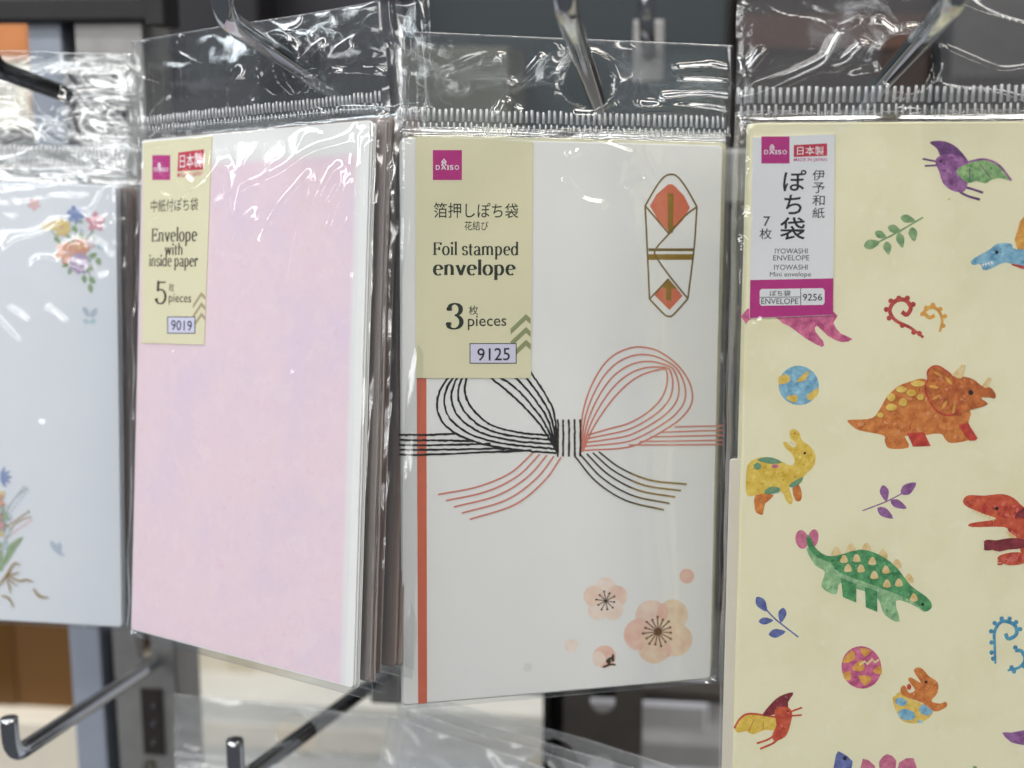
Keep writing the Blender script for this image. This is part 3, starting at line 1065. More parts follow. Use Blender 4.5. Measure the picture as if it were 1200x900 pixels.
A = Art(p3, 0.00003, Z)
A.poly([(205, 118), (180, 128), (97, 230), (195, 365), (220, 360), (308, 240), (232, 130)], VERM, 2)
A.poly([(195, 615), (270, 705), (200, 780), (120, 700)], VERM, 0)
A.poly([(190, 165), (222, 165), (220, 372), (192, 368)], GOLD, 0)
A.poly([(195, 615), (242, 668), (210, 668), (210, 728), (182, 728), (180, 665), (156, 660)], GOLD, 0)
A.line([(90, 462), (325, 462)], 15, DGOLD, 0)
A.line([(90, 500), (325, 500)], 30, GOLD, 0)
for l in ([(72, 230), (130, 130), (170, 80), (205, 65), (240, 75), (285, 130), (345, 235)], [(345, 235), (330, 450), (297, 720)], [(297, 720), (220, 805), (195, 812), (170, 800), (95, 722)],
          [(95, 722), (85, 500), (72, 230)], [(72, 230), (195, 375)], [(345, 235), (280, 285), (195, 380), (130, 455), (128, 495), (200, 600), (297, 720)], [(95, 722), (195, 615)]):
    A.line(l, 9, DGOLD)
A.done('printed_noshi', e3)
Z = (600, 640, 4.615)
petals = [paint('petal_%s' % n_, c_, 0.6, 0, 0.5, 200) for n_, c_ in (('pale', (232, 208, 190)), ('blush', (228, 190, 174)), ('peach', (228, 190, 166)), ('tan', (226, 196, 168)), ('rose', (226, 176, 160)))]
A = Art(p3, 0.00003, Z)
for k, an in enumerate((90, 18, -54, -126, 162)):
    A.ell(505 + 66 * math.cos(math.radians(an)), 290 - 66 * math.sin(math.radians(an)), 57, 57, petals[(0, 1, 0, 0, 1)[k]])
for k in range(10):
    an = math.radians(k * 36 + 8)
    q = (507 + (46 + 6 * (k % 2)) * math.cos(an), 296 + (46 + 6 * (k % 2)) * math.sin(an))
    A.line([(507, 296), q], 5, BINK, 0)
    A.ell(q[0], q[1], 6, 6, BINK, n=8)
A.done('printed_blossom', e3)
A = Art(p3, 0.00003, Z)
for (x, y, r_, m_) in ((755, 378, 88, 1), (868, 372, 84, 3), (690, 478, 86, 4), (885, 505, 90, 2), (770, 545, 90, 2)):
    A.ell(x, y, r_, r_, petals[m_], n=24)
for (x, y, rx, ry) in ((815, 355, 30, 44), (690, 420, 22, 34), (690, 540, 20, 26), (845, 560, 16, 40)):
    A.ell(x, y, rx, ry, petals[4])
FOILB = paint('bronze_foil', (128, 84, 44), 0.4, 0.5)
for k in range(15):
    an = math.radians(k * 24 + 5)
    r_ = 70 + 10 * (k % 2)
    q = (788 + r_ * math.cos(an), 462 + r_ * math.sin(an))
    A.line([(788, 462), q], 6, FOILB, 0)
    A.ell(q[0], q[1], 7, 7, FOILB, n=8)
A.ell(788, 462, 22, 22, FOILB)
A.done('printed_blossom', e3)
A = Art(p3, 0.00003, Z)
A.ell(500, 598, 62, 62, petals[4])
A.ell(470, 610, 34, 42, petals[0])
A.line([(492, 655), (530, 640), (560, 642)], 11, BINK)
A.line([(524, 645), (520, 615), (545, 600), (545, 585)], 12, BINK)
A.ell(522, 622, 14, 14, BINK)
A.ell(545, 610, 9, 16, BINK)
A.done('printed_bud', e3)
for x, y, r_, m_ in ((322, 540, 38, petals[0]), (945, 162, 40, petals[4]), (85, 655, 24, paint('petal_grey', (222, 222, 217), 0.6))):
    A = Art(p3, 0.00003, Z)
    A.ell(x, y, r_, r_, m_)
    A.done('printed_petal', e3)
c3 = label_card(p3, r3, [(487, 160), (624, 166), (622, 443), (487, 443)], CARD)
N = LABEL_N + 0.00002
logo(p3, c3, (507, 176), (541, 211))
text(p3, '箔押しぽち袋', (508, 237), (607, 256), GINK, c3, N)
text(p3, '花結び', (544, 259), (572, 270), GINK, c3, N)
serif(p3, 'Foil stamped', (507, 283), (607, 304), GINK, c3, N)
serif(p3, 'envelope', (507, 304), (604, 328), GINK, c3, N, 0.30)
serif(p3, '3', (522, 355), (543, 386), GINK, c3, N, 0.26)
text(p3, '枚', (549, 358), (560, 369), GINK, c3, N)
text(p3, 'pieces', (548, 370), (593, 386), GINK, c3, N)
A = Art(p3, LABEL_N + 0.00002)
chevrons(A, ((598, 385), (616, 368), (621.5, 373), 7), 15, SAGE)
A.done('printed_chevrons', c3)
A = Art(p3, LABEL_N + 0.00005)
rect(A, (550, 402), (605, 426), INK)
rect(A, (551, 403), (604, 425), LAV)
A.done('number_box', c3)
text(p3, '9125', (559, 408), (597, 422), INK, c3, LABEL_N + 0.0001)
cr3 = [([(662, 215), (680, 235), (702, 240)], .0004, .0008), ([(735, 222), (752, 212)], .0004, .0007), ([(700, 168), (718, 174), (738, 181)], .0004, .0007),
       ([(665, 183), (674, 179)], .0004, .0006), ([(587, 70), (593, 95), (600, 102)], .0012, .0010), ([(600, 102), (618, 88), (634, 70)], .0011, .0010),
       ([(586, 132), (594, 120), (602, 128), (610, 132)], .0008, .0008), ([(750, 127), (800, 126), (856, 133)], .0013, .0011), ([(778, 116), (820, 113), (856, 117)], .0012, .001),
       ([(795, 82), (830, 80), (856, 84)], .0011, .0010), ([(800, 96), (840, 98), (856, 97)], .0010, .0010), ([(480, 170), (481, 300), (484, 440)], .0003, .0008),
       ([(740, 60), (742, 120)], .0008, .0020), ([(665, 60), (672, 120)], .001, .0018), ([(700, 118), (716, 130)], .0012, .0012)]
hole3 = p3.P(688, 96)
bag(p3, r3, 0.0014, 0.0026, 0.002, 0.0295, T3, (0.002, 0.0085), hole3, 3, cr3, wr=0.55, topwr=0.5, hwr=0.55)

# ================================================================== pack 2: pink envelope
P2A = ((-0.1722, 0.4319, -0.0108), (-31.51, -8.3, -3.99), 0.1018, 0.16)
p2 = Pack(*P2A)
r2 = pack_root(p2, 'cloudy pink and lilac envelope pack with straw label 9019 in creased film', GP)
T2 = 0.0026
e2 = envelopes(p2, r2, 5, T2, PAPER)
A = Art(p2, 0.00003)
A.add_local([(-p2.w / 2 + .0003, .0004), (p2.w / 2 - .0030, .0004), (p2.w / 2 - .0030, p2.h - .0060), (-p2.w / 2 + .0003, p2.h - .0060)], PINK)
A.done('pink_panel', e2)
c2 = label_card(p2, r2, [(169, 167), (249, 160), (240, 404), (167, 402)], CARD)
logo(p2, c2, (179.5, 182), (200.5, 211))
A = Art(p2, LABEL_N + 0.00002)
A.poly([(210, 179), (240, 175), (239, 199), (209, 201)], RED, 0)
A.done('origin_box', c2)
text(p2, '日本製', (212, 181), (237, 196), WINK, c2, LABEL_N + 0.00005)
text(p2, 'MADE IN JAPAN', (209, 202.5), (238.5, 208), RED, c2, N, .01)
text(p2, '中紙付ぽち袋', (178, 234), (233, 247), BINK, c2, N)
serif(p2, 'Envelope', (179, 267), (232, 288), BINK, c2, N, 0.27)
serif(p2, 'with', (194, 285), (215, 299), BINK, c2, N, 0.27)
serif(p2, 'inside paper', (176, 298), (233, 317), BINK, c2, N, 0.27)
serif(p2, '5', (183, 329), (196, 357), BINK, c2, N, 0.2)
text(p2, '枚', (199, 332), (205, 342), BINK, c2, N)
text(p2, 'pieces', (199, 344), (225, 358), BINK, c2, N)
A = Art(p2, LABEL_N + 0.00002)
chevrons(A, ((227, 357), (237, 342), (241.5, 347), 5), 12, TAUPE)
A.done('printed_chevrons', c2)
A = Art(p2, LABEL_N + 0.00005)
NAVY = paint('navy_ink', (38, 44, 74), 0.5)
rect(A, (197, 371), (230, 391), NAVY)
rect(A, (198, 372), (229, 390), LAV)
A.done('number_box', c2)
text(p2, '9019', (202, 375), (226, 388), NAVY, c2, LABEL_N + 0.0001)
cr2 = [([(157, 180), (190, 174), (250, 160), (330, 151), (370, 134), (385, 144), (400, 133), (440, 131)], .0007, .0008),
       ([(250, 215), (270, 195), (276, 214), (280, 250), (290, 225), (312, 215), (340, 200), (370, 180), (412, 168)], .0007, .0008),
       ([(268, 300), (300, 255), (308, 285), (330, 250), (355, 220), (366, 208)], .0006, .0008), ([(343, 330), (356, 260), (366, 212)], .0007, .0008),
       ([(372, 258), (384, 225), (400, 198), (404, 215), (390, 240)], .0007, .0008), ([(385, 300), (395, 260), (412, 215)], .0006, .0008), ([(190, 282), (215, 245), (240, 216)], .0006, .0009),
       ([(182, 262), (212, 246), (236, 222)], .0006, .0008), ([(210, 178), (228, 166), (250, 161)], .0005, .0008),
       ([(300, 116), (316, 95), (332, 90), (360, 93), (400, 88), (458, 90)], .0015, .0011), ([(328, 92), (340, 106), (365, 92), (380, 102), (402, 88)], .0012, .0009), ([(274, 118), (280, 104), (286, 95)], .0016, .0018),
       ([(178, 138), (190, 125), (198, 118)], .0013, .0012), ([(350, 82), (368, 70), (384, 58)], .0012, .0010), ([(390, 88), (404, 70), (416, 62)], .0012, .0012),
       ([(318, 490), (332, 465), (346, 440)], .0004, .0009), ([(330, 500), (342, 472)], .0003, .0008), ([(190, 430), (205, 415), (215, 425)], .0003, .0010), ([(425, 160), (418, 300), (412, 500)], .0004, .0012), ([(434, 170), (430, 300), (424, 480), (414, 690), (409, 790)], .0006, .0009), ([(418, 330), (414, 480), (406, 640), (402, 760)], .0003, .0014), ([(395, 420), (388, 520), (384, 600)], .0002, .0014), ([(250, 480), (262, 440), (282, 420)], .0002, .0012), ([(190, 560), (205, 600), (198, 660)], .0002, .0014)]
hole2 = p2.P(330, 78)
bag(p2, r2, 0.0022, 0.0062, 0.0025, 0.0315, T2, (0.0022, 0.0075), hole2, 31, cr2, wr=0.5, topwr=0.4, hwr=0.6, cs=(0.85, 0.9), tilt=0.11, pitch=0.0016, fold=2.6)

# ================================================================== pack 1: floral envelope
P1A = ((-0.1883, 0.4471, -0.0265), (1.92, -3.3, 1.35), 0.10, 0.155)
p1 = Pack(*P1A, origin='tr')
r1 = pack_root(p1, 'bluish white envelope pack with small painted bouquets in rumpled film', GP)
T1 = 0.0035
e1 = envelopes(p1, r1, 4, T1, PAPERB)
fl = {n_: paint('watercolour_' + n_, tuple(int(q * .86 + 28) for q in c_), 0.7, 0, 0.95, 420, tuple(int(q * .45 + 122) for q in c_)) for n_, c_ in
      dict(blue=(96, 122, 186), pink=(214, 128, 150), yellow=(224, 190, 92), orange=(222, 142, 104), purple=(168, 142, 184), leaf=(116, 150, 98), pale=(170, 200, 214), brown=(134, 110, 66), mist=(170, 184, 208), rosy=(228, 176, 186)).items()}

fl['brown'] = paint('tan_ribbon', (150, 120, 62), 0.6, 0, .6, 500, (176, 148, 92))


def bloom(A, x, y, r, m, n=5, centre='yellow', a0=0.3):
    for k in range(n):
        an = a0 + 2 * math.pi * k / n
        A.ell(x + r * .55 * math.cos(an), y + r * .55 * math.sin(an), r * .52, r * .36, fl[m], math.degrees(an), 12, 0.12)
    A.ell(x, y, r * .2, r * .2, fl[centre], n=8)


def leaf(A, x, y, L, wd, ang, m):
    c, s = math.cos(math.radians(ang)), math.sin(math.radians(ang))
    pts = [(-L, 0), (-L * .4, -wd), (L * .3, -wd * .8), (L, 0), (L * .3, wd * .8), (-L * .4, wd)]
    A.poly([(x + p[0] * c - p[1] * s, y + p[0] * s + p[1] * c) for p in pts], m, 2)


Z = (0, 200, 4.5)
A = Art(p1, 0.00003, Z)
for l in ([(415, 480), (440, 380), (480, 330), (500, 280)], [(415, 480), (400, 380), (400, 250)], [(415, 480), (340, 400), (250, 290)], [(420, 500), (470, 540), (480, 630)]):
    A.line(l, 6, fl['leaf'])
for x, y, L, wd, an in ((395, 308, 22, 14, 40), (430, 348, 22, 14, 60), (305, 368, 26, 12, 40), (385, 380, 26, 16, -20), (490, 448, 26, 16, -30), (520, 480, 24, 15, 70), (445, 572, 24, 14, 80), (487, 578, 24, 15, 50), (478, 622, 26, 14, 80), (370, 528, 24, 13, 110), (470, 515, 28, 10, 20), (345, 500, 22, 9, 160), (365, 350, 20, 9, 30)):
    leaf(A, x, y, L, wd, an, fl['leaf'])
for k in range(12):
    A.ell(225 + 5.5 * k, 300 - 16 * math.sin(k * 1.3) - k * 1.5, 8, 7, fl['yellow'], n=8)
rb = random.Random(9)
for k in range(22):
    an, rr = rb.uniform(0, 6.28), rb.uniform(60, 150)
    leaf(A, 405 + rr * math.cos(an) * .8, 400 + rr * math.sin(an), rb.uniform(9, 18), rb.uniform(4, 8), rb.uniform(0, 180), fl[rb.choice(('leaf', 'leaf', 'pale', 'mist', 'rosy'))])
bloom(A, 398, 230, 44, 'blue', 6, 'blue')
bloom(A, 505, 270, 50, 'pink', 5, 'rosy', 0.9)
bloom(A, 328, 300, 46, 'yellow', 7, 'orange')
bloom(A, 352, 432, 58, 'orange', 6, 'rosy', .7)
bloom(A, 422, 405, 50, 'orange', 6, 'yellow', .1)
bloom(A, 418, 486, 54, 'purple', 8, 'pale', .2)
A.ell(418, 486, 14, 14, WINK, n=12)
A.ell(418, 486, 6, 6, fl['purple'], n=10)
A.ell(530, 402, 20, 14, fl['pale'], 20)
A.ell(490, 395, 12, 10, fl['rosy'])
A.done('printed_bouquet', e1)
A = Art(p1, 0.00003, Z)
for x, y, rx, ry, an in ((455, 745, 14, 30, -30), (495, 750, 16, 28, 30), (455, 795, 18, 14, 20), (490, 795, 18, 14, -20)):
    A.ell(x, y, rx, ry, fl['pale' if y > 780 else 'mist'], an, 12)
A.done('printed_butterfly', e1)
A = Art(p1, 0.00003, Z)
bloom(A, 180, 178, 34, 'rosy')
A.done('printed_blossom', e1)
Z = (0, 520, 4.09)
A = Art(p1, 0.00003, Z)
A.line([(-60, 560), (0, 400), (60, 280), (132, 208)], 5, fl['leaf'])
for k in range(9):
    x, y = 22 + k * 12.5, 345 - k * 16
    leaf(A, x + 11, y + 6, 11, 5, 25, fl['mist'])
    leaf(A, x - 10, y - 8, 11, 5, -70, fl['mist'])
A.line([(18, 480), (60, 400), (100, 368), (150, 350)], 5, fl['brown'])
for k in range(7):
    x, y = 40 + k * 16, 415 - k * 11
    A.ell(x, y - 22, 7, 7, fl['brown'], n=8)
    A.ell(x + 14, y + 18, 7, 7, fl['rosy'], n=8)
A.poly([(5, 595), (35, 505), (60, 470), (115, 445), (75, 505), (45, 555), (22, 585)], fl['leaf'], 2)
A.poly([(-60, 590), (-20, 500), (10, 470), (15, 560), (12, 610)], fl['leaf'], 2)
for an in (-70, -35, 0, 30, 65):
    leaf(A, 5 + 26 * math.cos(math.radians(an)), 160 + 26 * math.sin(math.radians(an)), 28, 9, an, fl['blue'])
rb = random.Random(4)
for k in range(26):
    x, y = rb.uniform(-40, 70), rb.uniform(300, 600)
    if x < 70 - abs(y - 420) * .3:
        leaf(A, x, y, rb.uniform(14, 26), rb.uniform(5, 9), rb.uniform(-110, -20), fl[rb.choice(('leaf', 'leaf', 'mist', 'pale'))])
for k in range(14):
    bloom(A, rb.uniform(-30, 22), rb.uniform(230, 520), rb.uniform(14, 24), rb.choice(('rosy', 'purple', 'pale', 'yellow', 'leaf', 'leaf')), 5, 'yellow', rb.uniform(0, 2))
bloom(A, -22, 275, 44, 'orange', 6, 'yellow')
bloom(A, -40, 380, 60, 'pink', 6, 'yellow')
for l, w_ in (([(-60, 745), (0, 672), (38, 622), (70, 572), (100, 578)], 9), ([(38, 622), (90, 655), (130, 650), (162, 660)], 8), ([(162, 692), (190, 728), (234, 735)], 10),
              ([(8, 725), (45, 740), (68, 782)], 8), ([(34, 630), (46, 680), (52, 716)], 6), ([(40, 630), (60, 660), (88, 680)], 5), ([(40, 620), (70, 622), (95, 612)], 6)):
    A.line(l, w_, fl['brown'], taper=(.6, 1.2, .5))
A.done('printed_bouquet', e1)
A = Art(p1, 0.00003, Z)
for x, y, rx, ry, an in ((262, 495, 14, 36, -35), (285, 500, 12, 30, 0), (290, 528, 22, 8, 20)):
    A.ell(x, y, rx, ry, fl['mist'], an, 12)
A.done('printed_butterfly', e1)
cr1 = [([(-40, 100), (30, 95), (60, 88), (110, 87), (163, 83)], .0022, .0014), ([(55, 165), (60, 152), (100, 136), (156, 124)], .0016, .0013), ([(98, 148), (125, 150), (158, 152)], .0014, .0012),
       ([(60, 168), (100, 166), (160, 167)], .0014, .0012), ([(85, 108), (140, 104), (156, 116), (150, 128)], .0015, .0012), ([(-10, 160), (15, 150), (26, 158), (10, 166)], .0014, .0012), ([(-10, 140), (20, 132)], .0012, .0012),
       ([(40, 118), (56, 108), (70, 114)], .002, .0016), ([(60, 124), (100, 118), (156, 128)], .0014, .0012), ([(-10, 120), (40, 124), (90, 140)], .0012, .0012),
       ([(-30, 205), (40, 206), (100, 204), (150, 207)], .0009, .0010), ([(-30, 226), (30, 224), (80, 216), (120, 212)], .0006, .0009), ([(-30, 240), (20, 240), (60, 234), (100, 232)], .0006, .0009),
       ([(136, 226), (137, 300), (141, 500), (146, 700)], .0005, .0010), ([(15, 365), (32, 376)], .0003, .0008), ([(62, 366), (76, 378)], .0004, .001), ([(0, 376), (22, 400)], .0003, .0008), ([(52, 498), (80, 542)], .0003, .0012),
       ([(115, 285), (130, 300)], .0004, .001)]
hole1 = p1.P(42, 108)
bag(p1, r1, 0.002, 0.0048, 0.002, 0.044, T1, (0.0055, 0.013), hole1, 57, cr1, wr=1.0, topwr=1.0, hwr=1.3, flow=(.6, 1.3), pitch=0.0016)

# ================================================================== pack 4: dinosaur envelope
P4A = ((0.0196, 0.3714, -0.0045), (5.0, 0.13, -0.36), 0.104, 0.19)
p4 = Pack(*P4A)
r4 = pack_root(p4, 'cream washi envelope pack printed with colourful dinosaurs, white label 9256', GP)
T4 = 0.003
e4 = envelopes(p4, r4, 7, T4, CREAMP, 0.0005)
zc = p4.P(865, 541)
v, f = slab(-p4.w / 2 - 0.0032, p4.w / 2, 0.001, zc[1], T4 + 0.0001, T4 + 0.0006, 0.0008)
mesh_obj('backing_card', v, f, paint('ivory_card', (228, 220, 206), 0.7, 0, 0.3, 60, (218, 208, 196)), r4)
WC = {n_: paint('gouache_' + n_, tuple(max(0, int(a * .95 - (b - a) * .35)) for a, b in zip(c_, c2_)), 0.7, 0, 1.0, 420, tuple(min(255, int(b + (b - a) * .9 + 6)) for a, b in zip(c_, c2_))) for n_, c_, c2_ in (
    ('purple', (120, 62, 122), (150, 92, 152)), ('violet', (88, 48, 100), (110, 64, 120)), ('green', (92, 150, 96), (134, 178, 118)), ('leaf', (98, 142, 98), (128, 164, 116)),
    ('crimson', (164, 34, 44), (188, 62, 58)), ('amber', (214, 140, 50), (226, 164, 70)), ('magenta', (176, 54, 118), (204, 92, 140)), ('blue', (86, 150, 190), (126, 182, 210)),
    ('yellow', (222, 178, 60), (232, 196, 90)), ('orange', (196, 98, 32), (212, 124, 52)), ('rust', (170, 78, 26), (196, 104, 42)), ('tan', (226, 190, 118), (232, 204, 146)), ('red', (172, 30, 34), (196, 56, 44)),
    ('gold', (222, 180, 44), (230, 196, 76)), ('tealgreen', (128, 168, 120), (96, 150, 120)), ('dgreen', (44, 122, 72), (74, 150, 94)), ('lgreen', (108, 164, 116), (144, 190, 140)), ('rose', (190, 88, 126), (206, 112, 144)),
    ('indigo', (74, 84, 150), (98, 110, 172)), ('plum', (126, 70, 132), (146, 94, 154)), ('maroon', (110, 18, 36), (130, 34, 46)), ('sea', (42, 120, 168), (72, 150, 186)), ('scarlet', (186, 46, 34), (204, 76, 48)), ('cream', (238, 222, 170), (232, 210, 150)))}
W = WC
DINO = dict(purple=(128, 70, 130), green=(100, 154, 98), orange=(200, 104, 36), rust=(176, 84, 30), gold=(224, 184, 52), lgreen=(116, 168, 120), dgreen=(50, 128, 76), scarlet=(186, 50, 36), blue=(94, 156, 194), magenta=(182, 62, 122), maroon=(112, 20, 36), plum=(128, 72, 134))


def light(n_, k=.22):
    base = MATS['gouache_' + n_].node_tree.nodes['Principled BSDF']
    c = DINO[n_]
    return [paint('dab_' + n_, tuple(int(q + (235 - q) * k) for q in c), 0.7, 0, .6, 600), paint('shade_' + n_, tuple(int(q * .84) for q in c), 0.7, 0, .6, 600)]


def body(A, pts, n_, smooth=3, n=22, size=14, seed=3):
    A.poly(pts, W[n_], smooth)
    A.dabs(pts, light(n_), n, size, seed)


def motif(name, zoom, fn):
    A = Art(p4, 0.00003, zoom)
    fn(A)
    return A.done(name, e4)


def m_ptero(A):
    A.poly([(95, 85), (150, 82), (200, 108), (242, 165), (200, 172), (140, 142), (122, 110)], W['violet'])
    A.line([(68, 148), (128, 160)], 7, W['violet'], 0)
    A.line([(76, 175), (128, 172)], 7, W['violet'], 0)
    A.line([(205, 255), (240, 258), (296, 276)], 9, W['violet'])
    A.line([(195, 262), (230, 285), (284, 302)], 9, W['violet'])
    body(A, [(115, 158), (135, 135), (170, 130), (212, 140), (242, 165), (236, 200), (238, 240), (222, 272), (180, 268), (145, 240), (130, 195)], 'purple', n=12, size=10)
    body(A, [(195, 195), (240, 165), (300, 152), (350, 172), (385, 202), (400, 230), (360, 220), (325, 228), (305, 240), (270, 232), (235, 238)], 'green', n=8, size=8)
    A.line([(238, 160), (300, 150), (355, 172), (402, 230)], 8, W['purple'])
    A.line([(285, 170), (325, 222)], 3, W['violet'], 0)
    A.line([(245, 185), (245, 230)], 3, W['violet'], 0)
    A.ell(136, 158, 5, 5, INK, n=8)


def m_swirl(m, path, bumps, w_):
    def fn(A):
        for x, y in bumps:
            A.ell(x, y, w_ * .62, w_ * .62, m, n=10)
        A.line(path, w_, m, taper=(.6, 1, 1))
    return fn


def m_sprig(m, stem, leaves):
    def fn(A):
        A.line(stem, 6, m)
        for x, y, L, wd, an in leaves:
            leaf(A, x, y, L, wd, an, m)
    return fn


def m_tri(A):
    body(A, [(70, 505), (130, 500), (230, 490), (280, 430), (320, 360), (390, 290), (480, 255), (560, 240), (660, 300), (850, 430), (845, 520), (880, 590), (850, 630), (740, 650), (700, 630), (665, 590), (560, 600),
            (450, 605), (440, 615), (462, 678), (340, 685), (310, 640), (300, 600), (150, 570), (95, 535)], 'orange', n=40, size=22)
    A.poly([(450, 585), (560, 580), (602, 668), (490, 672)], W['red'], 0)
    A.poly([(780, 532), (840, 520), (902, 618), (890, 632), (850, 635), (820, 600)], W['red'], 0)
    body(A, [(720, 230), (820, 226), (880, 245), (930, 285), (985, 295), (1018, 340), (1010, 366), (985, 358), (922, 360), (966, 395), (940, 415), (850, 440), (760, 470), (680, 320)], 'rust', n=16, size=18)
    A.poly([(740, 215), (800, 147), (824, 152), (802, 236), (770, 232)], W['tan'], 0)
    A.poly([(932, 282), (972, 226), (992, 236), (970, 292), (945, 296)], W['tan'], 0)
    A.poly([(578, 190), (608, 158), (650, 152), (700, 180), (745, 225), (775, 330), (795, 420), (762, 468), (700, 474), (645, 452), (595, 390), (560, 300), (580, 240)], W['red'])
    body(A, [(586, 195), (612, 166), (648, 160), (696, 187), (742, 230), (770, 330), (790, 412), (760, 458), (702, 464), (652, 444), (604, 384), (571, 300), (588, 242)], 'rust', n=16, size=18)
    for x, y, an in ((650, 208, 30), (622, 290, 10), (638, 355, -30), (690, 405, -60), (750, 430, -80), (715, 250, 50)):
        A.ell(x, y, 32, 9, W['amber'], an, 12)
    for x, y, rx, ry in ((350, 420, 35, 23), (425, 388, 27, 26), (478, 328, 32, 22), (415, 306, 35, 20), (350, 356, 26, 26), (520, 268, 46, 20), (280, 470, 20, 16), (535, 355, 22, 20)):
        A.ell(x, y, rx, ry, W['yellow'])
    A.ell(858, 325, 15, 16, INK)
    A.line([(640, 480), (650, 545), (670, 590)], 4, W['rust'])
    A.line([(760, 480), (770, 520)], 4, W['rust'])


def m_yellow(A):
    A.poly([(145, 545), (262, 565), (205, 620), (192, 690), (165, 688), (138, 660)], W['orange'], 2)
    A.poly([(385, 520), (425, 490), (448, 550), (440, 600), (405, 598)], W['orange'], 2)
    body(A, [(82, 420), (95, 360), (140, 325), (210, 312), (300, 335), (372, 368), (402, 340), (380, 290), (340, 252), (325, 218), (345, 213), (390, 250), (412, 226), (375, 190), (370, 142), (395, 128), (430, 150),
            (447, 200), (500, 240), (537, 300), (527, 370), (480, 420), (440, 462), (365, 505), (387, 590), (375, 625), (345, 600), (310, 540), (200, 552), (150, 562), (84, 560)], 'gold', n=34, size=16)
    A.poly([(150, 330), (210, 313), (262, 318), (318, 346), (262, 356), (210, 350)], W['tealgreen'], 2)
    A.ell(155, 372, 24, 22, W['tealgreen'])
    A.poly([(200, 540), (240, 508), (300, 515), (292, 545), (220, 556)], W['tealgreen'], 2)
    A.poly([(362, 500), (400, 468), (455, 442), (440, 480), (392, 512)], W['tealgreen'], 2)
    A.ell(272, 372, 24, 12, W['rose'])
    A.ell(467, 286, 9, 9, INK)
    A.ell(400, 155, 6, 6, W['rust'])
    for k in range(4):
        A.poly([(372 + k * 12, 205 + k * 10), (384 + k * 10, 212 + k * 9), (370 + k * 10, 222 + k * 8)], W['cream'], 0)


def m_anky(A):
    A.ell(84, 352, 32, 48, W['rose'], -10)
    A.ell(140, 348, 27, 48, W['rose'], 12)
    body(A, [(105, 395), (150, 480), (200, 515), (183, 590), (255, 628), (276, 570), (360, 600), (420, 620), (470, 655), (500, 730), (575, 765), (556, 660), (640, 680), (700, 715), (735, 690), (720, 650), (640, 600),
            (500, 560), (300, 500), (160, 420)], 'lgreen', n=24, size=14)
    A.poly([(280, 545), (358, 575), (357, 668), (290, 640)], W['dgreen'], 0)
    A.poly([(400, 590), (462, 610), (463, 715), (405, 692)], W['dgreen'], 0)
    for x, y in ((255, 412), (330, 395), (408, 392), (490, 425), (560, 475), (620, 547)):
        A.poly([(x - 24, y + 20), (x - 8, y - 22), (x + 12, y - 18), (x + 26, y + 20)], W['tan'], 2)
    body(A, [(108, 328), (130, 348), (150, 390), (200, 430), (260, 432), (380, 402), (480, 432), (560, 492), (630, 582), (710, 640), (737, 688), (700, 712), (640, 662), (500, 602), (280, 520), (230, 470), (160, 440), (115, 390)], 'dgreen', n=24, size=12)
    for x, y in ((295, 450), (358, 445), (437, 460), (505, 503), (570, 568), (315, 495), (380, 497), (447, 530), (510, 573), (645, 643)):
        A.poly([(x - 20, y + 12), (x - 6, y - 20), (x + 10, y - 16), (x + 21, y + 12), (x, y + 20)], W['tan'], 2)
    A.ell(690, 677, 8, 8, INK)


def m_rex(A):
    body(A, [(893, 160), (920, 130), (1000, 132), (1090, 124), (1150, 145), (1200, 190), (1290, 230), (1330, 400), (1290, 560), (1200, 470), (1180, 400), (1130, 330), (1102, 290), (940, 290), (933, 270), (1060, 250), (1000, 225), (918, 190)], 'scarlet', n=34, size=16)
    A.poly([(1108, 310), (1160, 338), (1190, 390), (1165, 388)], W['tan'], 2)
    A.poly([(1000, 362), (1020, 352), (1060, 356), (1122, 345), (1200, 350), (1205, 392), (1120, 402), (1075, 412), (1040, 404), (1004, 406)], W['maroon'], 2)
    for k in range(3):
        A.line([(1022, 366 + 14 * k), (998, 362 + 19 * k)], 8, W['maroon'], 0)
        A.line([(1092, 452 + 11 * k), (1066, 446 + 15 * k)], 9, W['scarlet'], 0)
    body(A, [(1068, 452), (1085, 428), (1160, 415), (1230, 430), (1200, 470), (1120, 480)], 'scarlet', n=34, size=16)
    A.poly([(1150, 240), (1200, 190), (1290, 230), (1280, 300), (1190, 240)], W['maroon'], 2)
    for k in range(6):
        x, y = 940 + k * 20, 198 + k * 9
        A.poly([(x, y), (x + 12, y + 5), (x + 4, y + 18)], W['cream'], 0)
    A.ell(1062, 195, 9, 9, INK)
    A.ell(915, 165, 5, 5, W['maroon'])


def m_red_ptero(A):
    A.poly([(38, 592), (60, 555), (100, 535), (205, 548), (203, 602), (160, 600), (110, 620), (85, 606), (50, 612)], W['gold'], 2)
    A.line([(36, 594), (60, 555), (100, 536), (205, 550)], 8, W['scarlet'])
    A.line([(95, 605), (115, 560)], 3, W['rust'], 0)
    A.line([(152, 600), (152, 570)], 3, W['rust'], 0)
    body(A, [(152, 545), (180, 500), (220, 465), (273, 451), (252, 490), (245, 525)], 'maroon', n=6, size=8)
    A.line([(255, 530), (308, 511)], 7, W['scarlet'], 0)
    A.line([(255, 545), (307, 541)], 7, W['scarlet'], 0)
    A.line([(200, 620), (170, 640), (126, 655)], 8, W['scarlet'])
    A.line([(215, 635), (190, 655), (140, 677)], 8, W['scarlet'])
    body(A, [(198, 520), (245, 508), (268, 532), (258, 590), (238, 630), (195, 645), (190, 615), (205, 580)], 'scarlet', n=10, size=9)
    A.ell(250, 525, 3.5, 3.5, INK, n=8)


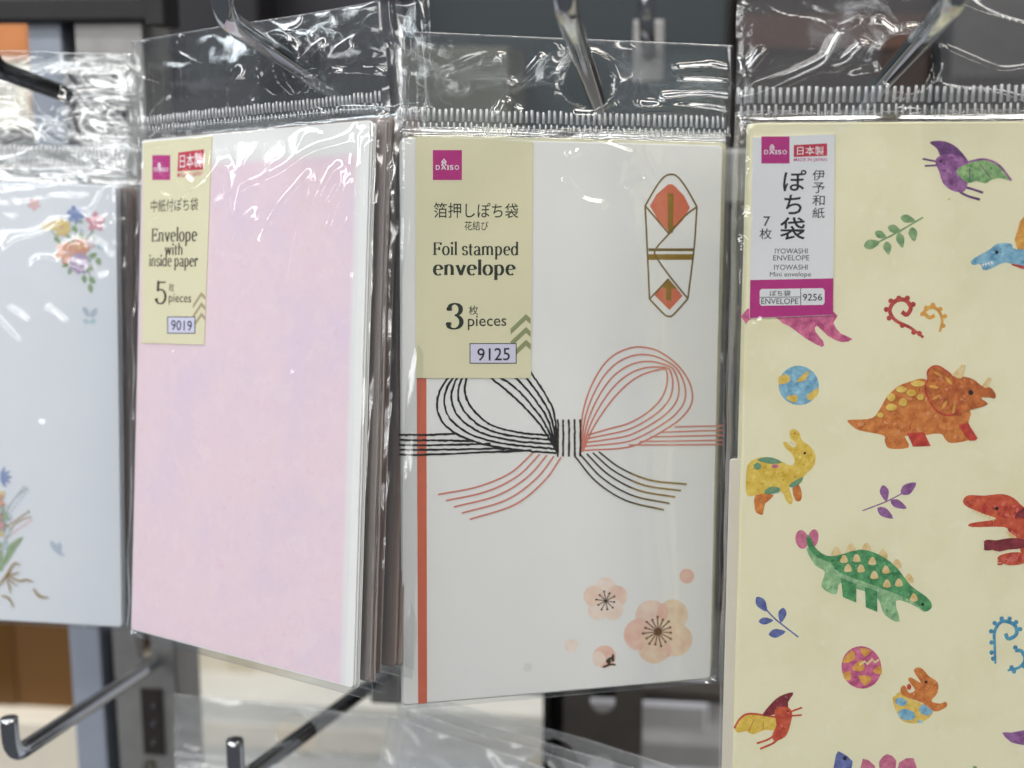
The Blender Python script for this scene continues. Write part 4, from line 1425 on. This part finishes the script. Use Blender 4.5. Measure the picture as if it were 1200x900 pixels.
def m_egg_blue(A):
    A.ell(408, 455, 71, 69, W['blue'], 20, 28)
    for q in ([(338, 425), (368, 416), (378, 440), (340, 452)], [(398, 442), (428, 412), (444, 404), (432, 436)], [(436, 492), (474, 464), (476, 486), (450, 508)], [(366, 494), (402, 488), (398, 516), (372, 506)]):
        A.poly(q, W['yellow'], 2)


def m_egg_mag(A):
    A.ell(547, 350, 80, 86, W['magenta'], -15, 28)
    for q in ([(470, 325), (508, 280), (522, 312), (490, 332)], [(542, 272), (585, 282), (560, 308)], [(508, 352), (548, 318), (558, 358), (530, 366)], [(592, 366), (622, 342), (628, 378)], [(535, 383), (588, 390), (560, 425)], [(473, 376), (500, 364), (504, 400), (482, 398)]):
        A.poly(q, W['amber'], 2)
    A.line([(538, 340), (560, 325), (570, 337), (590, 316), (600, 330), (617, 318)], 9, W['cream'], 0)


def m_hatch(A):
    A.poly([(672, 480), (685, 462), (700, 450), (740, 475), (800, 500), (838, 525), (800, 565), (750, 575), (700, 555)], W['yellow'])
    for x, y, rx, ry in ((706, 488, 24, 16), (728, 540, 36, 22), (806, 520, 28, 22), (782, 568, 12, 6)):
        A.ell(x, y, rx, ry, W['blue'], 12)
    body(A, [(706, 430), (722, 424), (738, 452), (762, 440), (735, 402), (747, 390), (786, 412), (757, 365), (772, 350), (792, 356), (818, 385), (852, 410), (853, 450), (828, 485), (862, 495), (886, 488), (888, 508), (842, 527), (790, 492), (712, 462)], 'orange', n=12, size=8)
    A.ell(806, 408, 6, 6, INK)
    A.ell(738, 428, 9, 12, W['red'])


def m_blue_head(A):
    A.poly([(425, 490), (428, 410), (450, 365), (520, 345), (600, 360), (600, 490)], W['amber'], 2)
    A.poly([(400, 540), (500, 545), (600, 560), (600, 590), (440, 562)], W['crimson'], 2)
    body(A, [(250, 532), (275, 515), (320, 490), (350, 468), (402, 468), (425, 490), (600, 488), (600, 570), (425, 546), (372, 540), (330, 560), (298, 568), (285, 545), (258, 548)], 'blue', n=16, size=10)
    A.ell(347, 500, 7, 7, INK)
    for k in range(4):
        A.poly([(290 + k * 11, 545 - k * 3), (300 + k * 11, 543 - k * 3), (296 + k * 11, 556 - k * 3)], WINK, 0)
    A.ell(264, 533, 5, 3, W['sea'])


motif('printed_pterosaur', (1060, 140, 3.214), m_ptero)
motif('printed_dinosaur', (1060, 140, 3.214), m_blue_head)
motif('printed_sprig', (800, 0, 3.0), m_sprig(W['leaf'], [(642, 872), (740, 825), (845, 764)], [(665, 858, 30, 17, -14), (697, 826, 24, 13, 28), (720, 872, 24, 14, 80), (745, 806, 26, 14, 22), (766, 845, 28, 14, 75), (792, 770, 27, 14, 15), (810, 824, 26, 15, 80)]))
motif('printed_swirl', (800, 300, 3.0), m_swirl(W['crimson'], [(846, 286), (800, 252), (748, 226), (728, 192), (745, 160), (780, 154), (802, 180), (788, 206), (770, 196)], [(832, 272), (812, 268), (772, 244), (726, 218), (716, 188), (732, 158), (760, 148), (790, 148), (810, 170)], 15))
motif('printed_swirl', (800, 300, 3.0), m_swirl(W['amber'], [(904, 266), (912, 225), (898, 190), (872, 180), (850, 196), (866, 216), (886, 208)], [(916, 245), (922, 212), (906, 186), (880, 172), (856, 182), (842, 204)], 13))
motif('printed_tail', (800, 300, 3.0), lambda A: A.poly([(228, 185), (525, 190), (530, 235), (555, 272), (597, 292), (560, 303), (512, 282), (472, 245), (466, 265), (494, 300), (490, 320), (430, 288), (380, 250), (350, 236), (325, 216), (248, 214), (222, 238)], W['magenta'], 2))
motif('printed_egg', (800, 300, 3.0), m_egg_blue)
motif('printed_triceratops', (980, 400, 5.4545), m_tri)
motif('printed_dinosaur', (860, 480, 5.625), m_yellow)
ZA = (920, 550, 4.286)
motif('printed_sprig', ZA, m_sprig(W['plum'], [(388, 208), (500, 165), (580, 125), (640, 85)], [(500, 120, 42, 22, 78), (620, 95, 48, 26, -36), (570, 176, 46, 20, 26), (503, 220, 48, 22, 34)]))
motif('printed_ankylosaur', ZA, m_anky)
motif('printed_tyrannosaur', ZA, m_rex)
ZB = (850, 680, 3.4286)
motif('printed_sprig', ZB, m_sprig(W['indigo'], [(150, 100), (200, 155), (293, 228)], [(146, 96, 36, 19, 55), (163, 163, 30, 14, -5), (228, 140, 31, 16, 100), (208, 212, 35, 17, -10)]))
motif('printed_egg', ZB, m_egg_mag)
motif('printed_hatchling', ZB, m_hatch)
motif('printed_pterosaur', ZB, m_red_ptero)
motif('printed_swirl', ZB, m_swirl(W['sea'], [(1085, 335), (1082, 260), (1082, 205), (1112, 165), (1160, 178), (1170, 215), (1138, 235), (1125, 214)], [(1076, 315), (1070, 290), (1070, 250), (1068, 205), (1082, 172), (1110, 154), (1142, 154), (1168, 168), (1184, 196)], 15))
motif('printed_swirl', ZB, m_swirl(W['sea'], [(1134, 362), (1180, 350), (1204, 320), (1190, 285), (1164, 282)], [(1150, 350), (1160, 366), (1200, 345), (1165, 270)], 15))
motif('printed_dinosaur', ZB, lambda A: A.poly([(1112, 612), (1150, 612), (1215, 600), (1330, 600), (1330, 700), (1215, 665), (1150, 652)], W['plum'], 2))
motif('printed_stegosaur', ZB, lambda A: [A.poly(q, W[m_], 2) for q, m_ in (([(552, 716), (600, 745), (598, 790), (548, 790)], 'rose'), ([(618, 728), (650, 698), (687, 724), (672, 775), (628, 770)], 'rose'), ([(698, 732), (756, 714), (765, 790), (700, 790)], 'rose'),
                                                                       ([(444, 702), (470, 694), (512, 728), (530, 780), (800, 790), (800, 860), (460, 860)], 'indigo'))] + [A.ell(480, 715, 8, 8, INK)])
motif('printed_eye_dot', (1060, 140, 3.214), lambda A: A.ell(168, 300, 6, 4, W['tan'], n=8))
motif('printed_sprig', ZB, m_sprig(W['leaf'], [(1010, 760), (1040, 800)], [(1005, 755, 12, 7, 40), (1030, 800, 20, 10, 10)]))
c4 = label_card(p4, r4, [(882, 161), (978, 157), (976, 369), (878, 373)], WCARD)
A = Art(p4, LABEL_N + 0.00002)
A.poly([(879, 328), (976.3, 326), (976, 368.6), (878.3, 372.6)], MAG, 0)
A.done('magenta_band', c4)
logo(p4, c4, (892, 159.8), (925, 191.5))
A = Art(p4, LABEL_N + 0.00002)
A.poly([(930, 170), (969, 168), (969, 182.5), (930, 184)], RED, 0)
A.done('origin_box', c4)
text(p4, '日本製', (934, 171.5), (965, 181.5), WINK, c4, LABEL_N + .00005)
text(p4, 'MADE IN JAPAN', (930, 185.2), (968.5, 190), MAG, c4, N, .01)
for ch, a_, b_ in (('ぽ', (918, 199), (944, 224)), ('ち', (919, 228), (939, 251)), ('袋', (914, 254.5), (943, 281))):
    text(p4, ch, a_, b_, INK, c4, N, .012)
for k, ch in enumerate('伊予和紙'):
    text(p4, ch, (952, 199 + 14.7 * k), (966, 211.5 + 14.7 * k), INK, c4, N)
text(p4, '7', (894.5, 253.5), (902, 265), INK, c4, N)
text(p4, '枚', (890, 267.5), (904, 280), INK, c4, N)
for s_, a_, b_ in (('IYOWASHI', (908, 291), (946, 297)), ('ENVELOPE', (906, 299), (948, 305)), ('IYOWASHI', (907, 310), (946, 316)), ('Mini envelope', (902, 318.5), (950, 325.5))):
    text(p4, s_, a_, b_, INK, c4, N, 0.0)
A = Art(p4, LABEL_N + .00005)
A.poly([(892, 338.5), (964, 337.5), (966, 340), (966, 354.5), (964, 357), (892, 358), (890, 355.5), (890, 341)], WCARD, 0)
A.line([(938, 338), (938, 357.3)], .8, INK, 0)
A.line([(890, 348.2), (938, 347.8)], .8, INK, 0)
A.done('number_box', c4)
text(p4, 'ぽち袋', (902, 340), (926, 346.6), INK, c4, LABEL_N + .0001)
text(p4, 'ENVELOPE', (892, 349.4), (935, 356), INK, c4, LABEL_N + .0001, 0)
text(p4, '9256', (940.5, 344), (963, 352), INK, c4, LABEL_N + .0001)
cr4 = [([(868, 115), (900, 105), (940, 88), (965, 75), (975, 60), (985, 42), (1005, 30)], .0013, .0011), ([(980, 80), (995, 70), (1008, 56)], .0012, .0010), ([(866, 100), (876, 84), (892, 64)], .0013, .0010), ([(862, 75), (870, 90)], .0012, .001),
       ([(1030, 30), (1044, 40), (1058, 46)], .0014, .0012), ([(1000, 90), (1030, 84), (1050, 74)], .001, .0010), ([(1040, 104), (1052, 84)], .0012, .001),
       ([(860, 152), (872, 162), (880, 185), (872, 215), (878, 245), (868, 262)], .0009, .0008), ([(866, 170), (873, 200), (866, 235), (874, 255), (880, 268)], .0008, .0008), ([(870, 285), (868, 340), (866, 420)], .0006, .0010), ([(894, 375), (894, 430), (891, 492)], .0003, .0009), ([(884, 380), (883, 450)], .0003, .0008)]
hole4 = p4.P(1068, 72)
bag(p4, r4, 0.0046, 0.003, 0.003, 0.0325, T4, (0.0016, 0.0095), hole4, 83, cr4, wr=0.6, topwr=0.6, hwr=1.0, pitch=0.00185, fold=1.8)

# ================================================================== packs behind the front ones


def rear_pack(args, back, shift, twist, T, paper, n, label, bagspec, seed, origin='tl', hole=None, res=0.0007, tilt=0.0):
    pk = Pack(*args, origin=origin, back=back, shift=shift, twist=twist)
    r = pack_root(pk, label, GP)
    envelopes(pk, r, n, T, paper, 0.0011)
    ml, mr, mb, hd, band = bagspec
    bag(pk, r, ml, mr, mb, hd, T, band, hole, seed, (), res=res, tilt=tilt, fold=3.2, wr=0.6, topwr=0.6, hwr=0.35, sheets=(0,), ribs=False, film='rear_film')
    return pk


names2 = ['mauve edged envelope pack, first behind the front pink one', 'mauve edged envelope pack, second behind the front pink one', 'mauve edged envelope pack, third behind the front pink one', 'mauve edged envelope pack, last on the hook behind the front pink one']
for i in range(4):
    rear_pack(P2A, 0.0052 * (i + 1), (0.0012 * ((-1) ** i), 0.0012 * (i + 1)), 0.5 * (-1) ** i, T2, SHADEP, 5, names2[i], (0.0022, 0.0058 - 0.0006 * (i % 2), 0.003, 0.0315, (0.0022, 0.0075)), 100 + i * 7, hole=hole2, tilt=0.11)
for i in range(2):
    rear_pack(P3A, 0.0052 * (i + 1), (0.0022 * (i + 1), 0.0008 * (i + 1)), -1.0 * (i + 1), T3, CREAMP, 2, ['cream edged envelope pack directly behind the bow envelope', 'cream edged envelope pack, second behind the bow envelope'][i], (0.0014, 0.0026, 0.002, 0.0295, (0.002, 0.0085)), 150 + i * 7, hole=hole3)
for i in range(2):
    rear_pack(P1A, 0.0062 * (i + 1), (0.0012 * (i + 1), -0.0005), 0.8 * (i + 1), T1, SHADEP, 2, ['envelope pack directly behind the floral one', 'envelope pack, second behind the floral one'][i], (0.002, 0.003, 0.002, 0.044, (0.0055, 0.013)), 170 + i * 7, 'tr', hole=hole1)
for i in range(2):
    rear_pack(P4A, 0.006 * (i + 1), (0.0004 * i, -0.0006), 0.4 * (i + 1), T4, CREAMP, 2, ['cream envelope pack directly behind the dinosaur one', 'cream envelope pack, second behind the dinosaur one'][i], (0.0036, 0.003, 0.003, 0.0325, (0.0016, 0.0095)), 190 + i * 7, hole=hole4)

# ================================================================== hooks
for pk, hl, bend, lab, m_ in ((p2, hole2, (256, 22), 'chrome hook through the header of the pink pack', CHROME), (p3, hole3, (638, 14), 'chrome hook through the header of the bow envelope pack', CHROME),
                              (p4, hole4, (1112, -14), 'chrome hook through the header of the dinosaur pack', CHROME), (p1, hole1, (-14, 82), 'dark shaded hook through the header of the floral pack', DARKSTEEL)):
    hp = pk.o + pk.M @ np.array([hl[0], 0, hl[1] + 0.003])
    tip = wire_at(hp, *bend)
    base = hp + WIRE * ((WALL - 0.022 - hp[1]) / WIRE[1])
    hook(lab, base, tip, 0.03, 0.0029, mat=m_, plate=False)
b = at_wall(182, 776, WALL - 0.004)
hook('chrome hook with upturned tip below the floral pack', b, wire_at(b, 11, 884), 0.0145, 0.0030, plate=False)
b = at_wall(452, 790, WALL - 0.002)
hook('chrome hook with upturned tip below the pink pack', b, at_wall(277, 918, 0.425), 0.0165, 0.0031)
b = at_wall(760, 60, WALL + 0.1)
hook('pale blurred hook behind the header of the bow envelope', b, b + np.array([0, -0.05, 0.008]), 0.03, 0.0035)

# ================================================================== tops of the packs hanging on the lower hooks
b2 = at_wall(452, 790, WALL - 0.002)


def lower_pack(px, py, Y, yaw, lean, roll, w, label, seed, paper, hd=0.032):
    c = at_wall(px, py, Y)                       # top left corner of the bag
    M = rotm(yaw, lean, roll)
    loc = c - np.array([0, 0, CAM[2]]) + M @ np.array([0.002, 0, -hd])
    pk = Pack(loc, (yaw, lean, roll), w, 0.15)
    r = pack_root(pk, label, GP)
    envelopes(pk, r, 2, 0.0024, paper, 0.0006)
    bag(pk, r, 0.002, 0.002, 0.002, hd, 0.0024, (0.002, 0.008), (0.0, 0.15 + hd - 0.011), seed, (), res=0.0011, wr=1.0, topwr=.6, hwr=0.9, sheets=(0,), film='dull_film')


lower_pack(203, 812, 0.47, -4, -3, 1.5, 0.095, 'clear pack top hanging on the hook below the pink pack', 210, PAPERB)
lowl = ['clear pack top directly under the bow envelope, front of its stack', 'clear pack top under the bow envelope, second of its stack', 'clear pack top under the bow envelope, third of its stack', 'clear pack top under the bow envelope, rearmost of its stack']
for i in range(4):
    lower_pack(452 + i * 13, 838 - i * 9, 0.440 + i * 0.006, -12, -4, 9.5 - i * .6, 0.105, lowl[i], 230 + 9 * i, PAPER)
